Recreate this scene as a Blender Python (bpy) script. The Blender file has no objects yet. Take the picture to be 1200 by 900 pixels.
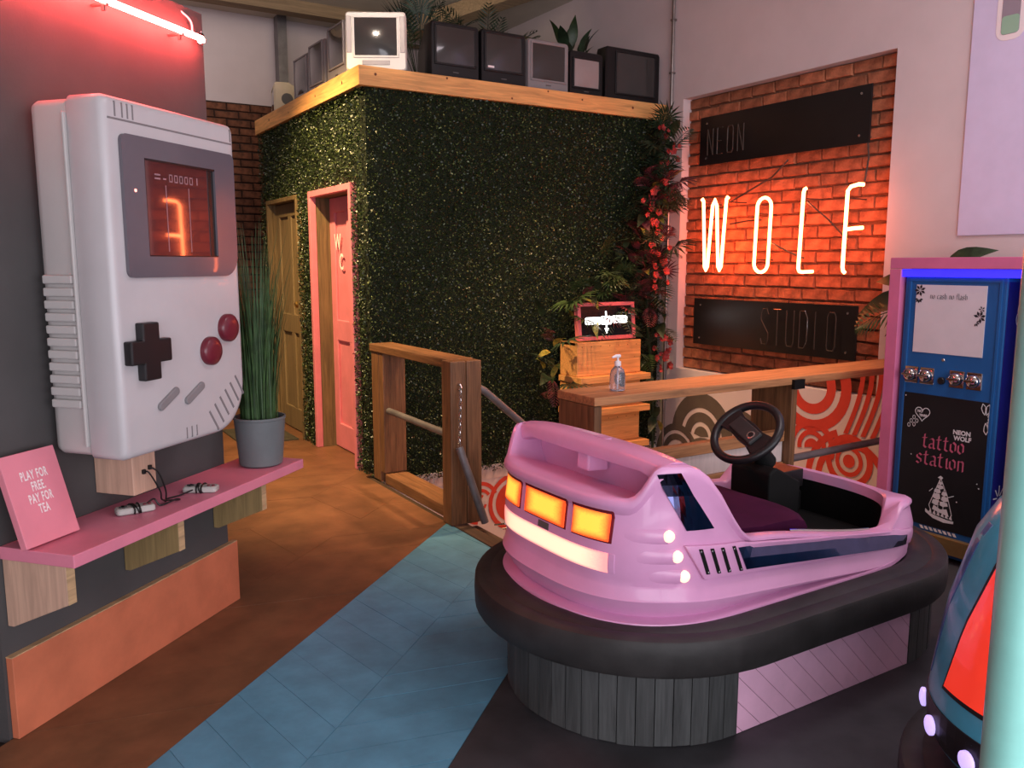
import bpy, bmesh, math, random
import numpy as np
from mathutils import Vector, Matrix
random.seed(7); rng = np.random.default_rng(7)
PI = math.pi
scene = bpy.context.scene
COL = scene.collection

# ------------------------------------------------------------------ camera
HEAD = math.radians(58.3); PITCH = math.radians(8.2); CAM_H = 1.45
cam_d = bpy.data.cameras.new('camera'); cam = bpy.data.objects.new('camera', cam_d); COL.objects.link(cam)
cam_d.sensor_width = 36.0; cam_d.lens = 975.0 * 36.0 / 1200.0; cam_d.clip_start = 0.02
cam.location = (0, 0, CAM_H)
cam.rotation_euler = (PI / 2 - PITCH, 0, HEAD - PI / 2)
scene.camera = cam
# ------------------------------------------------------------------ view, world, large lights
vs = scene.view_settings
vs.view_transform = 'Standard'; vs.look = 'None'; vs.gamma = 1.0; vs.use_curve_mapping = False
vs.exposure = 0.0
world = bpy.data.worlds.new('world'); scene.world = world; world.use_nodes = True
world.node_tree.nodes['Background'].inputs[0].default_value = (0.62, 0.66, 0.80, 1)
world.node_tree.nodes['Background'].inputs[1].default_value = 0.30

def lamp(name, typ, loc, target, energy, color, **kw):
    d = bpy.data.lights.new(name, typ); d.energy = energy; d.color = color
    for k, v in kw.items(): setattr(d, k, v)
    o = bpy.data.objects.new(name, d); COL.objects.link(o); o.location = loc
    if target is not None:
        o.rotation_euler = (Vector(target) - Vector(loc)).to_track_quat('-Z', 'Y').to_euler()
    return o
# wide panel added behind the camera as daylight fill, no glazing built
lamp('front_daylight_fill', 'AREA', (0.4, -3.1, 1.45), (0.4, 3.0, 1.45), 330, (0.95, 0.92, 1.0), shape='RECTANGLE', size=8.2, size_y=2.7)
# ceiling spots of the room, then three unseen area lamps added as fill
lamp('ceiling_spot_stairs', 'SPOT', (3.55, 4.25, 3.6), (3.45, 4.2, 0.0), 400, (1.0, 0.58, 0.30), spot_size=1.2, spot_blend=0.6, shadow_soft_size=0.08)
lamp('ceiling_spot_doors', 'SPOT', (0.80, 5.25, 3.60), (1.9, 6.0, 0.9), 900, (1.0, 0.68, 0.32), spot_size=1.42, spot_blend=0.8, shadow_soft_size=0.06)
lamp('ceiling_spot_corner', 'SPOT', (1.05, 3.75, 3.62), (2.30, 5.43, 2.95), 120, (1.0, 0.82, 0.66), spot_size=0.34, spot_blend=0.5, shadow_soft_size=0.04)
lamp('back_wall_fill', 'AREA', (2.9, 6.4, 3.75), (3.0, 8.5, 3.3), 9, (1.0, 0.80, 0.54), shape='RECTANGLE', size=1.6, size_y=0.5)  # added fill to lighten the back wall, no fitting there
lamp('passage_fill', 'AREA', (0.9, 7.4, 3.70), (1.2, 8.4, 2.6), 10, (1.0, 0.84, 0.80), shape='RECTANGLE', size=1.2, size_y=0.5)  # added fill for the wall at the passage end
lamp('cars_fill', 'AREA', (3.0, 1.3, 3.7), (3.2, 1.8, 0.0), 40, (0.97, 0.84, 0.90), shape='RECTANGLE', size=1.6, size_y=0.8)  # added fill for the right wall and the floor by the cars

# ------------------------------------------------------------------ materials
def lin(c):
    r = []
    for v in c[:3]:
        v = v / 255.0
        r.append(v / 12.92 if v <= 0.04045 else ((v + 0.055) / 1.055) ** 2.4)
    return tuple(r) + (1.0,)
MATS = {}
def M(name, col, rough=0.55, metal=0.0, var=0.12, scale=9.0, bump=0.0, bscale=60.0, emit=None, es=0.0, coat=0.0,
      trans=0.0, grain=None, col2=None, spec=0.5, stretch=14.0, sheen=0.0, ior=1.45):
    m = bpy.data.materials.new(name); m.use_nodes = True; nt = m.node_tree; N = nt.nodes; L = nt.links
    b = N['Principled BSDF']
    b.inputs['Roughness'].default_value = rough; b.inputs['Metallic'].default_value = metal
    b.inputs['Specular IOR Level'].default_value = spec; b.inputs['Coat Weight'].default_value = coat
    b.inputs['Transmission Weight'].default_value = trans; b.inputs['Sheen Weight'].default_value = sheen
    b.inputs['IOR'].default_value = ior
    c = lin(col); tc = N.new('ShaderNodeTexCoord'); mp = N.new('ShaderNodeMapping')
    L.new(tc.outputs['Object'], mp.inputs['Vector'])
    if grain is not None:
        s = [stretch] * 3; s[grain] = 0.9; mp.inputs['Scale'].default_value = s
        mp.inputs['Rotation'].default_value = (0.02, 0.03, 0.02)
    n = N.new('ShaderNodeTexNoise'); n.inputs['Scale'].default_value = scale if grain is None else 3.2
    n.inputs['Detail'].default_value = 5; n.inputs['Roughness'].default_value = 0.6
    if grain is not None: n.inputs['Distortion'].default_value = 0.8
    L.new(mp.outputs['Vector'], n.inputs['Vector'])
    cr = N.new('ShaderNodeValToRGB'); e = cr.color_ramp.elements
    d2 = lin(col2) if col2 else tuple(x * (1 - var * 2.2) for x in c[:3]) + (1,)
    e[0].position = 0.32; e[0].color = d2
    e[1].position = 0.68; e[1].color = tuple(min(1, x * (1 + var * 0.9)) for x in c[:3]) + (1,)
    L.new(n.outputs['Fac'], cr.inputs['Fac']); L.new(cr.outputs['Color'], b.inputs['Base Color'])
    if bump > 0:
        n2 = N.new('ShaderNodeTexNoise'); n2.inputs['Scale'].default_value = bscale; n2.inputs['Detail'].default_value = 4
        L.new(mp.outputs['Vector'] if grain is not None else tc.outputs['Object'], n2.inputs['Vector'])
        bp = N.new('ShaderNodeBump'); bp.inputs['Strength'].default_value = bump; bp.inputs['Distance'].default_value = 0.01
        L.new(n2.outputs['Fac'], bp.inputs['Height']); L.new(bp.outputs['Normal'], b.inputs['Normal'])
    if emit:
        b.inputs['Emission Color'].default_value = emit if len(emit) == 4 else tuple(emit) + (1,)
        b.inputs['Emission Strength'].default_value = es
    MATS[name] = m
    return m
def random_tint(m, amount, hue=0.0):
    """different tone for each separate piece that shares the material"""
    nt = m.node_tree; N = nt.nodes; L = nt.links; b = N['Principled BSDF']
    src = b.inputs['Base Color'].links[0].from_socket
    oi = N.new('ShaderNodeObjectInfo'); hs = N.new('ShaderNodeHueSaturation')
    mr = N.new('ShaderNodeMapRange'); mr.inputs['To Min'].default_value = 1 - amount; mr.inputs['To Max'].default_value = 1 + amount
    L.new(oi.outputs['Random'], mr.inputs['Value']); L.new(mr.outputs['Result'], hs.inputs['Value']); L.new(src, hs.inputs['Color'])
    L.new(hs.outputs['Color'], b.inputs['Base Color'])
    return m

M('charcoal_paint', (74, 72, 72), 0.75, var=0.06, scale=3, bump=0.05, bscale=120)
M('mauve_wall', (214, 200, 200), 0.85, var=0.03, scale=2, bump=0.05, bscale=90)
M('beige_wall', (205, 190, 160), 0.9, var=0.05, scale=1.5)
M('ceiling_paint', (196, 186, 172), 0.9, var=0.05, scale=2)
M('subfloor', (40, 32, 28), 0.9)
M('black_floor', (62, 62, 66), 0.5, var=0.18, scale=5, bump=0.05, bscale=25)
random_tint(M('blue_plank', (92, 150, 178), 0.48, var=0.10, scale=6, bump=0.08, bscale=30), 0.05)
random_tint(M('brown_plank', (122, 82, 56), 0.5, var=0.16, scale=4, bump=0.08, bscale=30), 0.05)
M('orange_skirting', (196, 112, 80), 0.6, var=0.08, scale=6, bump=0.05)
M('ply_edge', (190, 158, 118), 0.7, var=0.15, grain=0)
M('pale_ply', (196, 160, 138), 0.65, var=0.10, grain=2)
M('olive_ply', (146, 124, 82), 0.65, var=0.12, grain=2)
M('pine', (226, 166, 100), 0.55, var=0.16, grain=0, bump=0.08, bscale=8)
M('pine_y', (226, 166, 100), 0.55, var=0.16, grain=1, bump=0.08, bscale=8)
M('knot', (110, 60, 30), 0.6)
M('rail_x', (176, 122, 80), 0.55, var=0.22, grain=0, bump=0.12, bscale=8)
M('rail_dark', (74, 56, 44), 0.7, var=0.2, grain=1)
M('rail_y', (124, 86, 56), 0.55, var=0.22, grain=1, bump=0.12, bscale=8)
M('rail_z', (124, 86, 56), 0.55, var=0.25, grain=2, bump=0.12, bscale=8)
M('white_ply', (214, 196, 190), 0.6, var=0.06, grain=2)
M('crate_wood', (224, 160, 96), 0.6, var=0.14, grain=0, bump=0.08, bscale=8)
M('pink_paint', (216, 128, 150), 0.45, var=0.05, scale=5, bump=0.04, bscale=80)
M('pink_sign', (222, 134, 150), 0.5, var=0.04, scale=5)
M('white_print', (238, 226, 226), 0.6, var=0.02)
M('console_white', (186, 182, 184), 0.33, var=0.03, scale=4, bump=0.015, bscale=60, coat=0.15)
M('console_rear', (186, 182, 180), 0.4, var=0.03, scale=4)
M('bezel_grey', (96, 90, 98), 0.16, var=0.03, scale=4, coat=0.4)
M('screen_glass', (84, 44, 46), 0.06, var=0.03, scale=3, coat=1.0, spec=0.9)
M('screen_frame', (22, 22, 24), 0.25, var=0.03)
M('screen_print', (150, 120, 126), 0.4, var=0.02)
M('pad_black', (26, 24, 26), 0.4, var=0.06)
M('button_red', (104, 30, 44), 0.35, var=0.06, coat=0.2)
M('pill_grey', (128, 124, 126), 0.45, var=0.05)
M('groove_grey', (120, 116, 118), 0.6, var=0.04)
M('led_red', (255, 120, 110), emit=(1, 0.3, 0.25), es=3)
M('cable_black', (22, 21, 22), 0.45)
M('gamepad_grey', (176, 174, 170), 0.45, var=0.05)
M('pot_grey', (104, 110, 112), 0.6, var=0.06, scale=8)
M('soil', (40, 30, 22), 0.95)
M('grass_blade', (62, 92, 52), 0.5, var=0.3, scale=14)
M('neon_red', (255, 120, 90), emit=(1.0, 0.07, 0.06), es=190)
M('neon_orange', (255, 170, 110), emit=(1.0, 0.16, 0.05), es=29)
M('dead_tube', (70, 60, 54), 0.25, var=0.05, coat=0.5)
M('metal_bracket', (150, 146, 142), 0.3, 0.9)
M('steel_pipe', (150, 142, 138), 0.38, 0.85, var=0.1)
M('grey_pipe', (120, 116, 118), 0.45, 0.4, var=0.15)
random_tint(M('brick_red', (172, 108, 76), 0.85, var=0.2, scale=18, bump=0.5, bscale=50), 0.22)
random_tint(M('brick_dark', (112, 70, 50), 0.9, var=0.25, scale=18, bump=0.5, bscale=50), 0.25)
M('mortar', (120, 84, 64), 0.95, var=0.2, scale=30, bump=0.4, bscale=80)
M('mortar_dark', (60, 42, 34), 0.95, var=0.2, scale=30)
M('black_panel', (30, 28, 28), 0.30, var=0.1, scale=3)
M('mural_red', (206, 66, 50), 0.7, var=0.05)
M('mural_grey', (96, 86, 78), 0.7, var=0.06)
M('hedge_backing', (20, 30, 12), 0.95)
M('fringe_white', (226, 206, 200), 0.9, var=0.08)
M('door_pink', (222, 128, 138), 0.5, var=0.06, scale=5)
M('door_olive', (128, 108, 76), 0.6, var=0.12, grain=2)
M('old_frame_and_shade', (120, 98, 64), 0.65, var=0.2, grain=2)  # olive door's frame; also painted shade on the pink door's reveals
M('dark_mat', (74, 68, 54), 0.8, var=0.1)
M('brass', (190, 150, 80), 0.3, 0.9)
M('tv_black', (20, 19, 20), 0.38, var=0.08, scale=12)
M('tv_silver', (146, 138, 138), 0.4, 0.25, var=0.04)
M('tv_white', (232, 226, 216), 0.45, var=0.03)
M('tv_beige', (206, 190, 164), 0.5, var=0.05)
M('tv_glass', (58, 56, 55), 0.12, var=0.03, coat=0.5)
M('tv_glass_pale', (150, 138, 136), 0.14, var=0.03, coat=0.8)
M('tv_detail', (92, 88, 86), 0.4, var=0.05)
M('car_pink', (216, 156, 198), 0.34, var=0.03, scale=6, bump=0.015, bscale=40, coat=0.25)
M('car_black', (13, 14, 14), 0.7, var=0.15, spec=0.25)
M('rubber', (46, 44, 44), 0.55, var=0.22, scale=7, bump=0.12, bscale=24)
M('seat_purple', (62, 16, 50), 0.9, var=0.10, scale=10, spec=0.15)
M('mirror', (84, 86, 120), 0.06, 1.0, var=0.05, scale=20)
M('lens_frame', (120, 30, 44), 0.25, 0.2, var=0.1)


M('lens_bulb', (255, 220, 190), 0.3, emit=(1.0, 0.66, 0.46), es=1.25)
M('lens_violet', (200, 190, 255), 0.3, emit=(0.55, 0.42, 1.0), es=1.1)
M('lens_red', (235, 40, 30), 0.18, emit=(1.0, 0.06, 0.03), es=0.55, coat=0.6)
M('screw', (196, 192, 190), 0.25, 0.9)
random_tint(M('plinth_board', (72, 74, 74), 0.6, var=0.22, grain=2, bump=0.1, bscale=8), 0.16)
random_tint(M('plinth_pink', (242, 190, 218), 0.5, var=0.05, scale=6), 0.03)
M('car_blue', (72, 168, 200), 0.28, var=0.06, coat=0.5)
M('car_navy', (70, 104, 160), 0.3, var=0.06, coat=0.5)
M('turquoise_pole', (150, 222, 210), 0.35, var=0.04, coat=0.3)
M('machine_pink', (204, 108, 146), 0.5, var=0.05, scale=6)
M('machine_blue', (24, 86, 146), 0.4, var=0.06, scale=5)
M('machine_navy', (22, 28, 110), 0.45, var=0.06)
M('poster_white', (206, 196, 200), 0.6, var=0.02)
M('chalk_white', (214, 212, 212), 0.6, var=0.02)
M('sign_pink_print', (190, 92, 118), 0.6, var=0.05)
M('black_print', (30, 24, 30), 0.6)
M('panel_black', (22, 23, 25), 0.4, var=0.1, scale=6)
M('blue_led', (60, 60, 255), emit=(0.012, 0.008, 1.0), es=3.0)
M('chrome', (210, 200, 196), 0.12, 1.0, var=0.05)
M('brass_tray', (150, 124, 80), 0.4, 0.6)
M('board_white', (214, 204, 232), 0.5, var=0.02)
M('icon_green', (150, 186, 160), 0.5, var=0.02)
M('icon_grey', (150, 138, 148), 0.5, var=0.02)
M('bottle_clear', (214, 222, 240), 0.05, var=0.02, trans=0.9)
M('bottle_gel', (190, 205, 240), 0.1, var=0.02, trans=0.8)
M('pump_white', (226, 222, 226), 0.4, var=0.02)
M('lightbox_pink', (232, 120, 124), 0.5, var=0.05)
M('lightbox_black', (24, 26, 30), 0.25, var=0.05)
M('lightbox_glow', (255, 255, 255), emit=(1, 0.98, 0.95), es=6)
random_tint(M('leaf_dark', (44, 62, 40), 0.5, var=0.3, scale=20), 0.3)
random_tint(M('leaf_green', (54, 74, 40), 0.45, var=0.3, scale=20), 0.25)
random_tint(M('leaf_yellow', (176, 150, 62), 0.5, var=0.4, scale=30, col2=(60, 92, 40)), 0.2)
random_tint(M('leaf_purple', (110, 52, 56), 0.5, var=0.3, scale=20), 0.25)
random_tint(M('blossom', (150, 48, 46), 0.6, var=0.2, scale=20), 0.2)
M('beam_wood', (140, 118, 92), 0.8, var=0.15, grain=0)

# backlit lenses: the bulb behind is brightest in the middle of the lens (vertex attribute 'edge' 0 middle .. 1 rim)
def lens_mat(name, c_mid, c_edge, s_mid, s_edge):
    m = bpy.data.materials.new(name); m.use_nodes = True; N = m.node_tree.nodes; L = m.node_tree.links; b = N['Principled BSDF']
    b.inputs['Roughness'].default_value = 0.25; b.inputs['Coat Weight'].default_value = 0.4; b.inputs['Base Color'].default_value = c_edge + (1,)
    at = N.new('ShaderNodeAttribute'); at.attribute_name = 'edge'; cr = N.new('ShaderNodeValToRGB'); e = cr.color_ramp.elements
    e[0].position = 0.25; e[0].color = c_mid + (1,); e[1].position = 0.95; e[1].color = c_edge + (1,)
    n = N.new('ShaderNodeTexNoise'); n.inputs['Scale'].default_value = 18; ad = N.new('ShaderNodeMath'); ad.operation = 'MULTIPLY_ADD'; ad.inputs[1].default_value = 0.25
    L.new(n.outputs['Fac'], ad.inputs[0]); L.new(at.outputs['Fac'], ad.inputs[2])
    mr = N.new('ShaderNodeMapRange'); mr.inputs['From Min'].default_value = 0.2; mr.inputs['To Min'].default_value = s_mid; mr.inputs['To Max'].default_value = s_edge
    L.new(ad.outputs[0], mr.inputs['Value']); L.new(ad.outputs[0], cr.inputs['Fac'])
    L.new(cr.outputs['Color'], b.inputs['Emission Color']); L.new(mr.outputs['Result'], b.inputs['Emission Strength']); MATS[name] = m
lens_mat('lens_orange', (1.0, 0.62, 0.07), (1.0, 0.10, 0.02), 1.25, 0.75)
lens_mat('lens_strip', (1.0, 0.78, 0.50), (1.0, 0.36, 0.34), 1.15, 0.80)
def edge_attr(o, nu, nv, p=3.0):
    me = o.data; n = len(me.vertices); vals = [0.0] * n
    co = np.empty(n * 3); me.vertices.foreach_get('co', co); co = co.reshape(-1, 3); c = co.mean(0)
    q = co - c; u_, s_, vt = np.linalg.svd(q, full_matrices=False); a = q @ vt[0]; b = q @ vt[1]
    e = np.maximum(np.abs(a / np.abs(a).max()) ** p, np.abs(b / np.abs(b).max()) ** p)
    at = me.attributes.new('edge', 'FLOAT', 'POINT'); at.data.foreach_set('value', e.astype(np.float32))
# hedge leaves: tone differs from leaf to leaf
def hedge_mat():
    m = bpy.data.materials.new('hedge_leaf'); m.use_nodes = True; N = m.node_tree.nodes; L = m.node_tree.links
    b = N['Principled BSDF']; b.inputs['Roughness'].default_value = 0.42
    at = N.new('ShaderNodeAttribute'); at.attribute_name = 'tone'
    cr = N.new('ShaderNodeValToRGB'); e = cr.color_ramp.elements
    e[0].color = lin((18, 28, 12)); e[0].position = 0.0
    e[1].color = lin((140, 152, 92)); e[1].position = 1.0
    k = cr.color_ramp.elements.new(0.6); k.color = lin((48, 64, 28))
    L.new(at.outputs['Fac'], cr.inputs['Fac']); L.new(cr.outputs['Color'], b.inputs['Base Color'])
    MATS['hedge_leaf'] = m
hedge_mat()

# ------------------------------------------------------------------ mesh helpers
class B:
    """collects shapes; build() links them as one mesh object"""
    def __init__(s): s.v = []; s.f = []
    def add(s, vs, fs):
        k = len(s.v); s.v += [tuple(map(float, v)) for v in vs]; s.f += [tuple(i + k for i in f) for f in fs]; return s
    def box(s, x0, x1, y0, y1, z0, z1):
        vs = [(x0,y0,z0),(x1,y0,z0),(x1,y1,z0),(x0,y1,z0),(x0,y0,z1),(x1,y0,z1),(x1,y1,z1),(x0,y1,z1)]
        return s.add(vs, [(0,3,2,1),(4,5,6,7),(0,1,5,4),(1,2,6,5),(2,3,7,6),(3,0,4,7)])
    def prism(s, poly, a, b, axis='z'):
        """poly in the plane normal to axis, from a to b. axis z:(x,y) y:(x,z) x:(y,z)"""
        n = len(poly)
        def P(p, t):
            return (p[0], p[1], t) if axis == 'z' else ((p[0], t, p[1]) if axis == 'y' else (t, p[0], p[1]))
        vs = [P(p, a) for p in poly] + [P(p, b) for p in poly]
        fs = [tuple(range(n))[::-1], tuple(range(n, 2 * n))] + [(i, (i + 1) % n, n + (i + 1) % n, n + i) for i in range(n)]
        return s.add(vs, fs)
    def tube(s, pts, r, seg=8, closed=False):
        pts = [Vector(p) for p in pts]; n = len(pts); rs = r if isinstance(r, (list, tuple)) else [r] * n
        up = None; vs = []
        for i, p in enumerate(pts):
            a = pts[i - 1] if (i > 0 or closed) else p; c = pts[(i + 1) % n] if (i < n - 1 or closed) else p
            t = (c - a).normalized()
            if up is None:
                up = t.orthogonal().normalized()
            up = (up - t * up.dot(t)); up = up.normalized() if up.length > 1e-6 else t.orthogonal().normalized()
            w = t.cross(up)
            for k in range(seg):
                q = 2 * PI * k / seg; vs.append(p + (up * math.cos(q) + w * math.sin(q)) * rs[i])
        fs = []
        m = n if closed else n - 1
        for i in range(m):
            for k in range(seg):
                a0 = i * seg + k; a1 = i * seg + (k + 1) % seg; j = (i + 1) % n
                fs.append((a0, a1, j * seg + (k + 1) % seg, j * seg + k))
        if not closed: fs += [tuple(range(seg))[::-1], tuple((n - 1) * seg + k for k in range(seg))]
        return s.add(vs, fs)
    def lathe(s, prof, c=(0, 0, 0), seg=24):
        vs = []; n = len(prof)
        for r, z in prof:
            for k in range(seg):
                q = 2 * PI * k / seg; vs.append((c[0] + r * math.cos(q), c[1] + r * math.sin(q), c[2] + z))
        fs = [(i * seg + k, i * seg + (k + 1) % seg, (i + 1) * seg + (k + 1) % seg, (i + 1) * seg + k) for i in range(n - 1) for k in range(seg)]
        fs += [tuple(range(seg))[::-1], tuple((n - 1) * seg + k for k in range(seg))]
        return s.add(vs, fs)
    def disc(s, c, nrm, r, depth, seg=20, dome=0.0):
        c = Vector(c); nrm = Vector(nrm).normalized(); u = nrm.orthogonal().normalized(); w = nrm.cross(u)
        rings = [(r, 0.0), (r, depth * 0.75), (r * 0.86, depth), (r * 0.45, depth + dome)]
        vs = []
        for rr, d in rings:
            for k in range(seg):
                q = 2 * PI * k / seg; vs.append(c + nrm * d + (u * math.cos(q) + w * math.sin(q)) * rr)
        fs = [(i * seg + k, i * seg + (k + 1) % seg, (i + 1) * seg + (k + 1) % seg, (i + 1) * seg + k) for i in range(3) for k in range(seg)]
        fs += [tuple(range(seg))[::-1], tuple(3 * seg + k for k in range(seg))]
        return s.add(vs, fs)
    def loft(s, rings, cap0=True, cap1=True, closed=True):
        n = len(rings[0]); vs = [p for r in rings for p in r]; fs = []
        for i in range(len(rings) - 1):
            for k in range(n if closed else n - 1):
                fs.append((i * n + k, i * n + (k + 1) % n, (i + 1) * n + (k + 1) % n, (i + 1) * n + k))
        if cap0: fs.append(tuple(range(n))[::-1])
        if cap1: fs.append(tuple((len(rings) - 1) * n + k for k in range(n)))
        return s.add(vs, fs)
    def slab(s, grid, nrm, th):
        """grid[i][j] points = a patch, thickened along its normals nrm(i,j)"""
        a = len(grid); b = len(grid[0]); vs = [p for r in grid for p in r]
        vs2 = [Vector(grid[i][j]) + Vector(nrm(i, j)) * th for i in range(a) for j in range(b)]
        fs = []; o = a * b
        for i in range(a - 1):
            for j in range(b - 1):
                q = (i * b + j, i * b + j + 1, (i + 1) * b + j + 1, (i + 1) * b + j)
                fs.append(q[::-1]); fs.append(tuple(x + o for x in q))
        edge = [(0, j) for j in range(b)] + [(i, b - 1) for i in range(1, a)] + [(a - 1, j) for j in range(b - 2, -1, -1)] + [(i, 0) for i in range(a - 2, 0, -1)]
        ids = [i * b + j for i, j in edge]; m = len(ids)
        for k in range(m): fs.append((ids[k], ids[(k + 1) % m], ids[(k + 1) % m] + o, ids[k] + o))
        return s.add(vs + vs2, fs)
    def mesh(s, name, mat, off=(0, 0, 0), bevel=0.0, seg=2, smooth=False, angle=35):
        me = bpy.data.meshes.new(name)
        me.from_pydata([(x - off[0], y - off[1], z - off[2]) for x, y, z in s.v], [], s.f)
        bm = bmesh.new(); bm.from_mesh(me)
        bmesh.ops.recalc_face_normals(bm, faces=bm.faces)
        if bevel > 0:
            es = [e for e in bm.edges if len(e.link_faces) == 2 and e.calc_face_angle(0) > math.radians(30)]
            bmesh.ops.bevel(bm, geom=es, offset=bevel, segments=seg, affect='EDGES', profile=0.5, clamp_overlap=True)
        bm.to_mesh(me); bm.free()
        me.materials.append(MATS[mat])
        if smooth:
            for p in me.polygons: p.use_smooth = True
            me.set_sharp_from_angle(angle=math.radians(angle))
        return me
    def build(s, name, mat, parent=None, bevel=0.0, seg=2, smooth=False, angle=35, label=None):
        off = parent.off if isinstance(parent, T) else (0, 0, 0)
        me = s.mesh(name, mat, off, bevel, seg, smooth, angle)
        o = bpy.data.objects.new(name, me); COL.objects.link(o)
        if parent is not None:
            o.parent = parent.o if isinstance(parent, T) else parent
        if label: o['label'] = label
        return o
A = math.radians(41.6)
def LW(s, n, z=0.0):
    """left wall frame (along wall, depth, height) -> room"""
    return (s * math.cos(A) - n * math.sin(A), s * math.sin(A) + n * math.cos(A), z)
class T:
    """a thing: an Empty at its base that parents its parts; frame 'L' = the slanted left wall's axes"""
    def __init__(s, name, label, cat, off, frame=None, group=None, rotz=0.0):
        s.off = tuple(off); o = bpy.data.objects.new(name, None); COL.objects.link(o); o.empty_display_size = 0.05
        if frame == 'L':
            o.location = LW(*off); o.rotation_euler = (0, 0, A)
        else:
            o.location = off; o.rotation_euler = (0, 0, rotz)
        o['label'] = label; o['category'] = cat
        if group: o['group'] = group
        s.o = o
def sub(o, t):
    x = T.__new__(T); x.o = o; x.off = t.off; return x
def struct(o): o['kind'] = 'structure'; return o
def tag(o, label, cat, group=None, kind=None):
    o['label'] = label; o['category'] = cat
    if group: o['group'] = group
    if kind: o['kind'] = kind
    return o
def rrect(x0, x1, y0, y1, r, seg=5):
    """rounded rectangle; r = one radius or (bl, br, tr, tl)"""
    r = (r,) * 4 if not isinstance(r, (tuple, list)) else r
    P = []
    for (cx, cy, rr, a0) in ((x0 + r[0], y0 + r[0], r[0], PI), (x1 - r[1], y0 + r[1], r[1], 1.5 * PI), (x1 - r[2], y1 - r[2], r[2], 0), (x0 + r[3], y1 - r[3], r[3], PI / 2)):
        m = max(1, seg if rr < 0.08 else seg * 3)
        for k in range(m + 1):
            q = a0 + PI / 2 * k / m; P.append((cx + rr * math.cos(q), cy + rr * math.sin(q)))
    return P
def clip(poly, nx, ny, d):
    """keep the side nx*x+ny*y <= d"""
    out = []; n = len(poly)
    for i in range(n):
        p, q = poly[i], poly[(i + 1) % n]; a = nx * p[0] + ny * p[1] - d; b = nx * q[0] + ny * q[1] - d
        if a <= 0: out.append(p)
        if (a < 0 < b) or (b < 0 < a):
            t = a / (a - b); out.append((p[0] + (q[0] - p[0]) * t, p[1] + (q[1] - p[1]) * t))
    return out
def text_polys(body, size=1.0, sx=1.0, bold=0.0, align='CENTER', spacing=1.0):
    """flat lettering as (verts, faces) in x,y"""
    cu = bpy.data.curves.new('lettering', 'FONT'); cu.body = body; cu.size = size; cu.align_x = align; cu.offset = bold
    cu.space_character = spacing; cu.resolution_u = 3
    o = bpy.data.objects.new('lettering', cu); COL.objects.link(o); bpy.context.view_layer.update()
    me = bpy.data.meshes.new_from_object(o.evaluated_get(bpy.context.evaluated_depsgraph_get()))
    v = [(p.co.x * sx, p.co.y) for p in me.vertices]; f = [tuple(p.vertices) for p in me.polygons]
    bpy.data.objects.remove(o); bpy.data.curves.remove(cu); bpy.data.meshes.remove(me)
    return v, f
def place2d(bld, vf, fn):
    v, f = vf; return bld.add([fn(*p) for p in v], f)

# ================================================================== the setting
CEIL = 3.85; X_W = 4.72; GX = 2.13; GY = 5.29; N_BLUE0, N_BLUEC, N_BLUE1 = 0.82, 1.235, 1.66; EDGE_X = 2.12
def nd(x, y): return -x * math.sin(A) + y * math.cos(A)
# floor: black painted sheet, subfloor and the chevron boards
pit = (EDGE_X, X_W, 3.05, GY)
b = B(); b.box(-4, EDGE_X, -3.2, 8.6, -0.12, -0.014); b.box(EDGE_X, 6.2, -3.2, 3.05, -0.12, -0.014)
floor = struct(b.build('floor', 'subfloor'))
poly = [(-4, -3.2), (6.2, -3.2), (6.2, 3.05), (EDGE_X, 3.05), (EDGE_X, 3.05)]
bl = B()
for P in ([(-4, -3.2), (EDGE_X, -3.2), (EDGE_X, 3.6), (-4, 3.6)], [(EDGE_X, -3.2), (6.2, -3.2), (6.2, 3.05), (EDGE_X, 3.05)]):
    P = clip(P, -math.sin(A), math.cos(A), N_BLUE0)
    bl.prism(P, -0.014, 0.0)
bl.build('black_sheet', 'black_floor', floor)
def chevron(n0, n1, ang, mat, name, s0, s1, pitch, gap):
    """boards laid at an angle between two lines parallel to the slanted wall"""
    w = n1 - n0; sh = w / math.tan(ang)
    k = 0; s = s0
    while s < s1:
        q = [(s, n0), (s + pitch - gap, n0), (s + pitch - gap + sh, n1), (s + sh, n1)]
        P = [LW(a, c)[:2] for a, c in q]
        P = clip(P, 1, 0, EDGE_X - 0.04 if True else 0)
        P = clip(P, 0, 1, 8.6)
        if len(P) >= 3:
            bb = B(); z = random.uniform(-0.0012, 0.0)
            bb.prism(P, -0.014, z); bb.build(name, mat, floor)
        s += pitch
chevron(N_BLUE0 + 0.002, N_BLUEC - 0.002, math.radians(125), 'blue_plank', 'floor_board', 0.6, 5.4, 0.171, 0.003)
chevron(N_BLUEC, N_BLUE1, math.radians(58), 'blue_plank', 'floor_board', 0.3, 4.9, 0.171, 0.0016)
nn = N_BLUE1 + 0.001; ang = 125
while nn < 7.2:
    chevron(nn, nn + 0.50, math.radians(ang), 'brown_plank', 'floor_board', 0.9 if nn < 2.1 else 2.2, 8.2, 0.33, 0.0012)
    nn += 0.501; ang = 58 if ang == 125 else 125
for (y0, y1) in ((GY + 0.0, 6.45), (6.452, 7.75)):
    b = B(); b.box(EDGE_X - 0.039, GX + 0.24, y0, y1, -0.014, -0.0008); b.build('threshold_board', 'brown_plank', floor)
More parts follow.
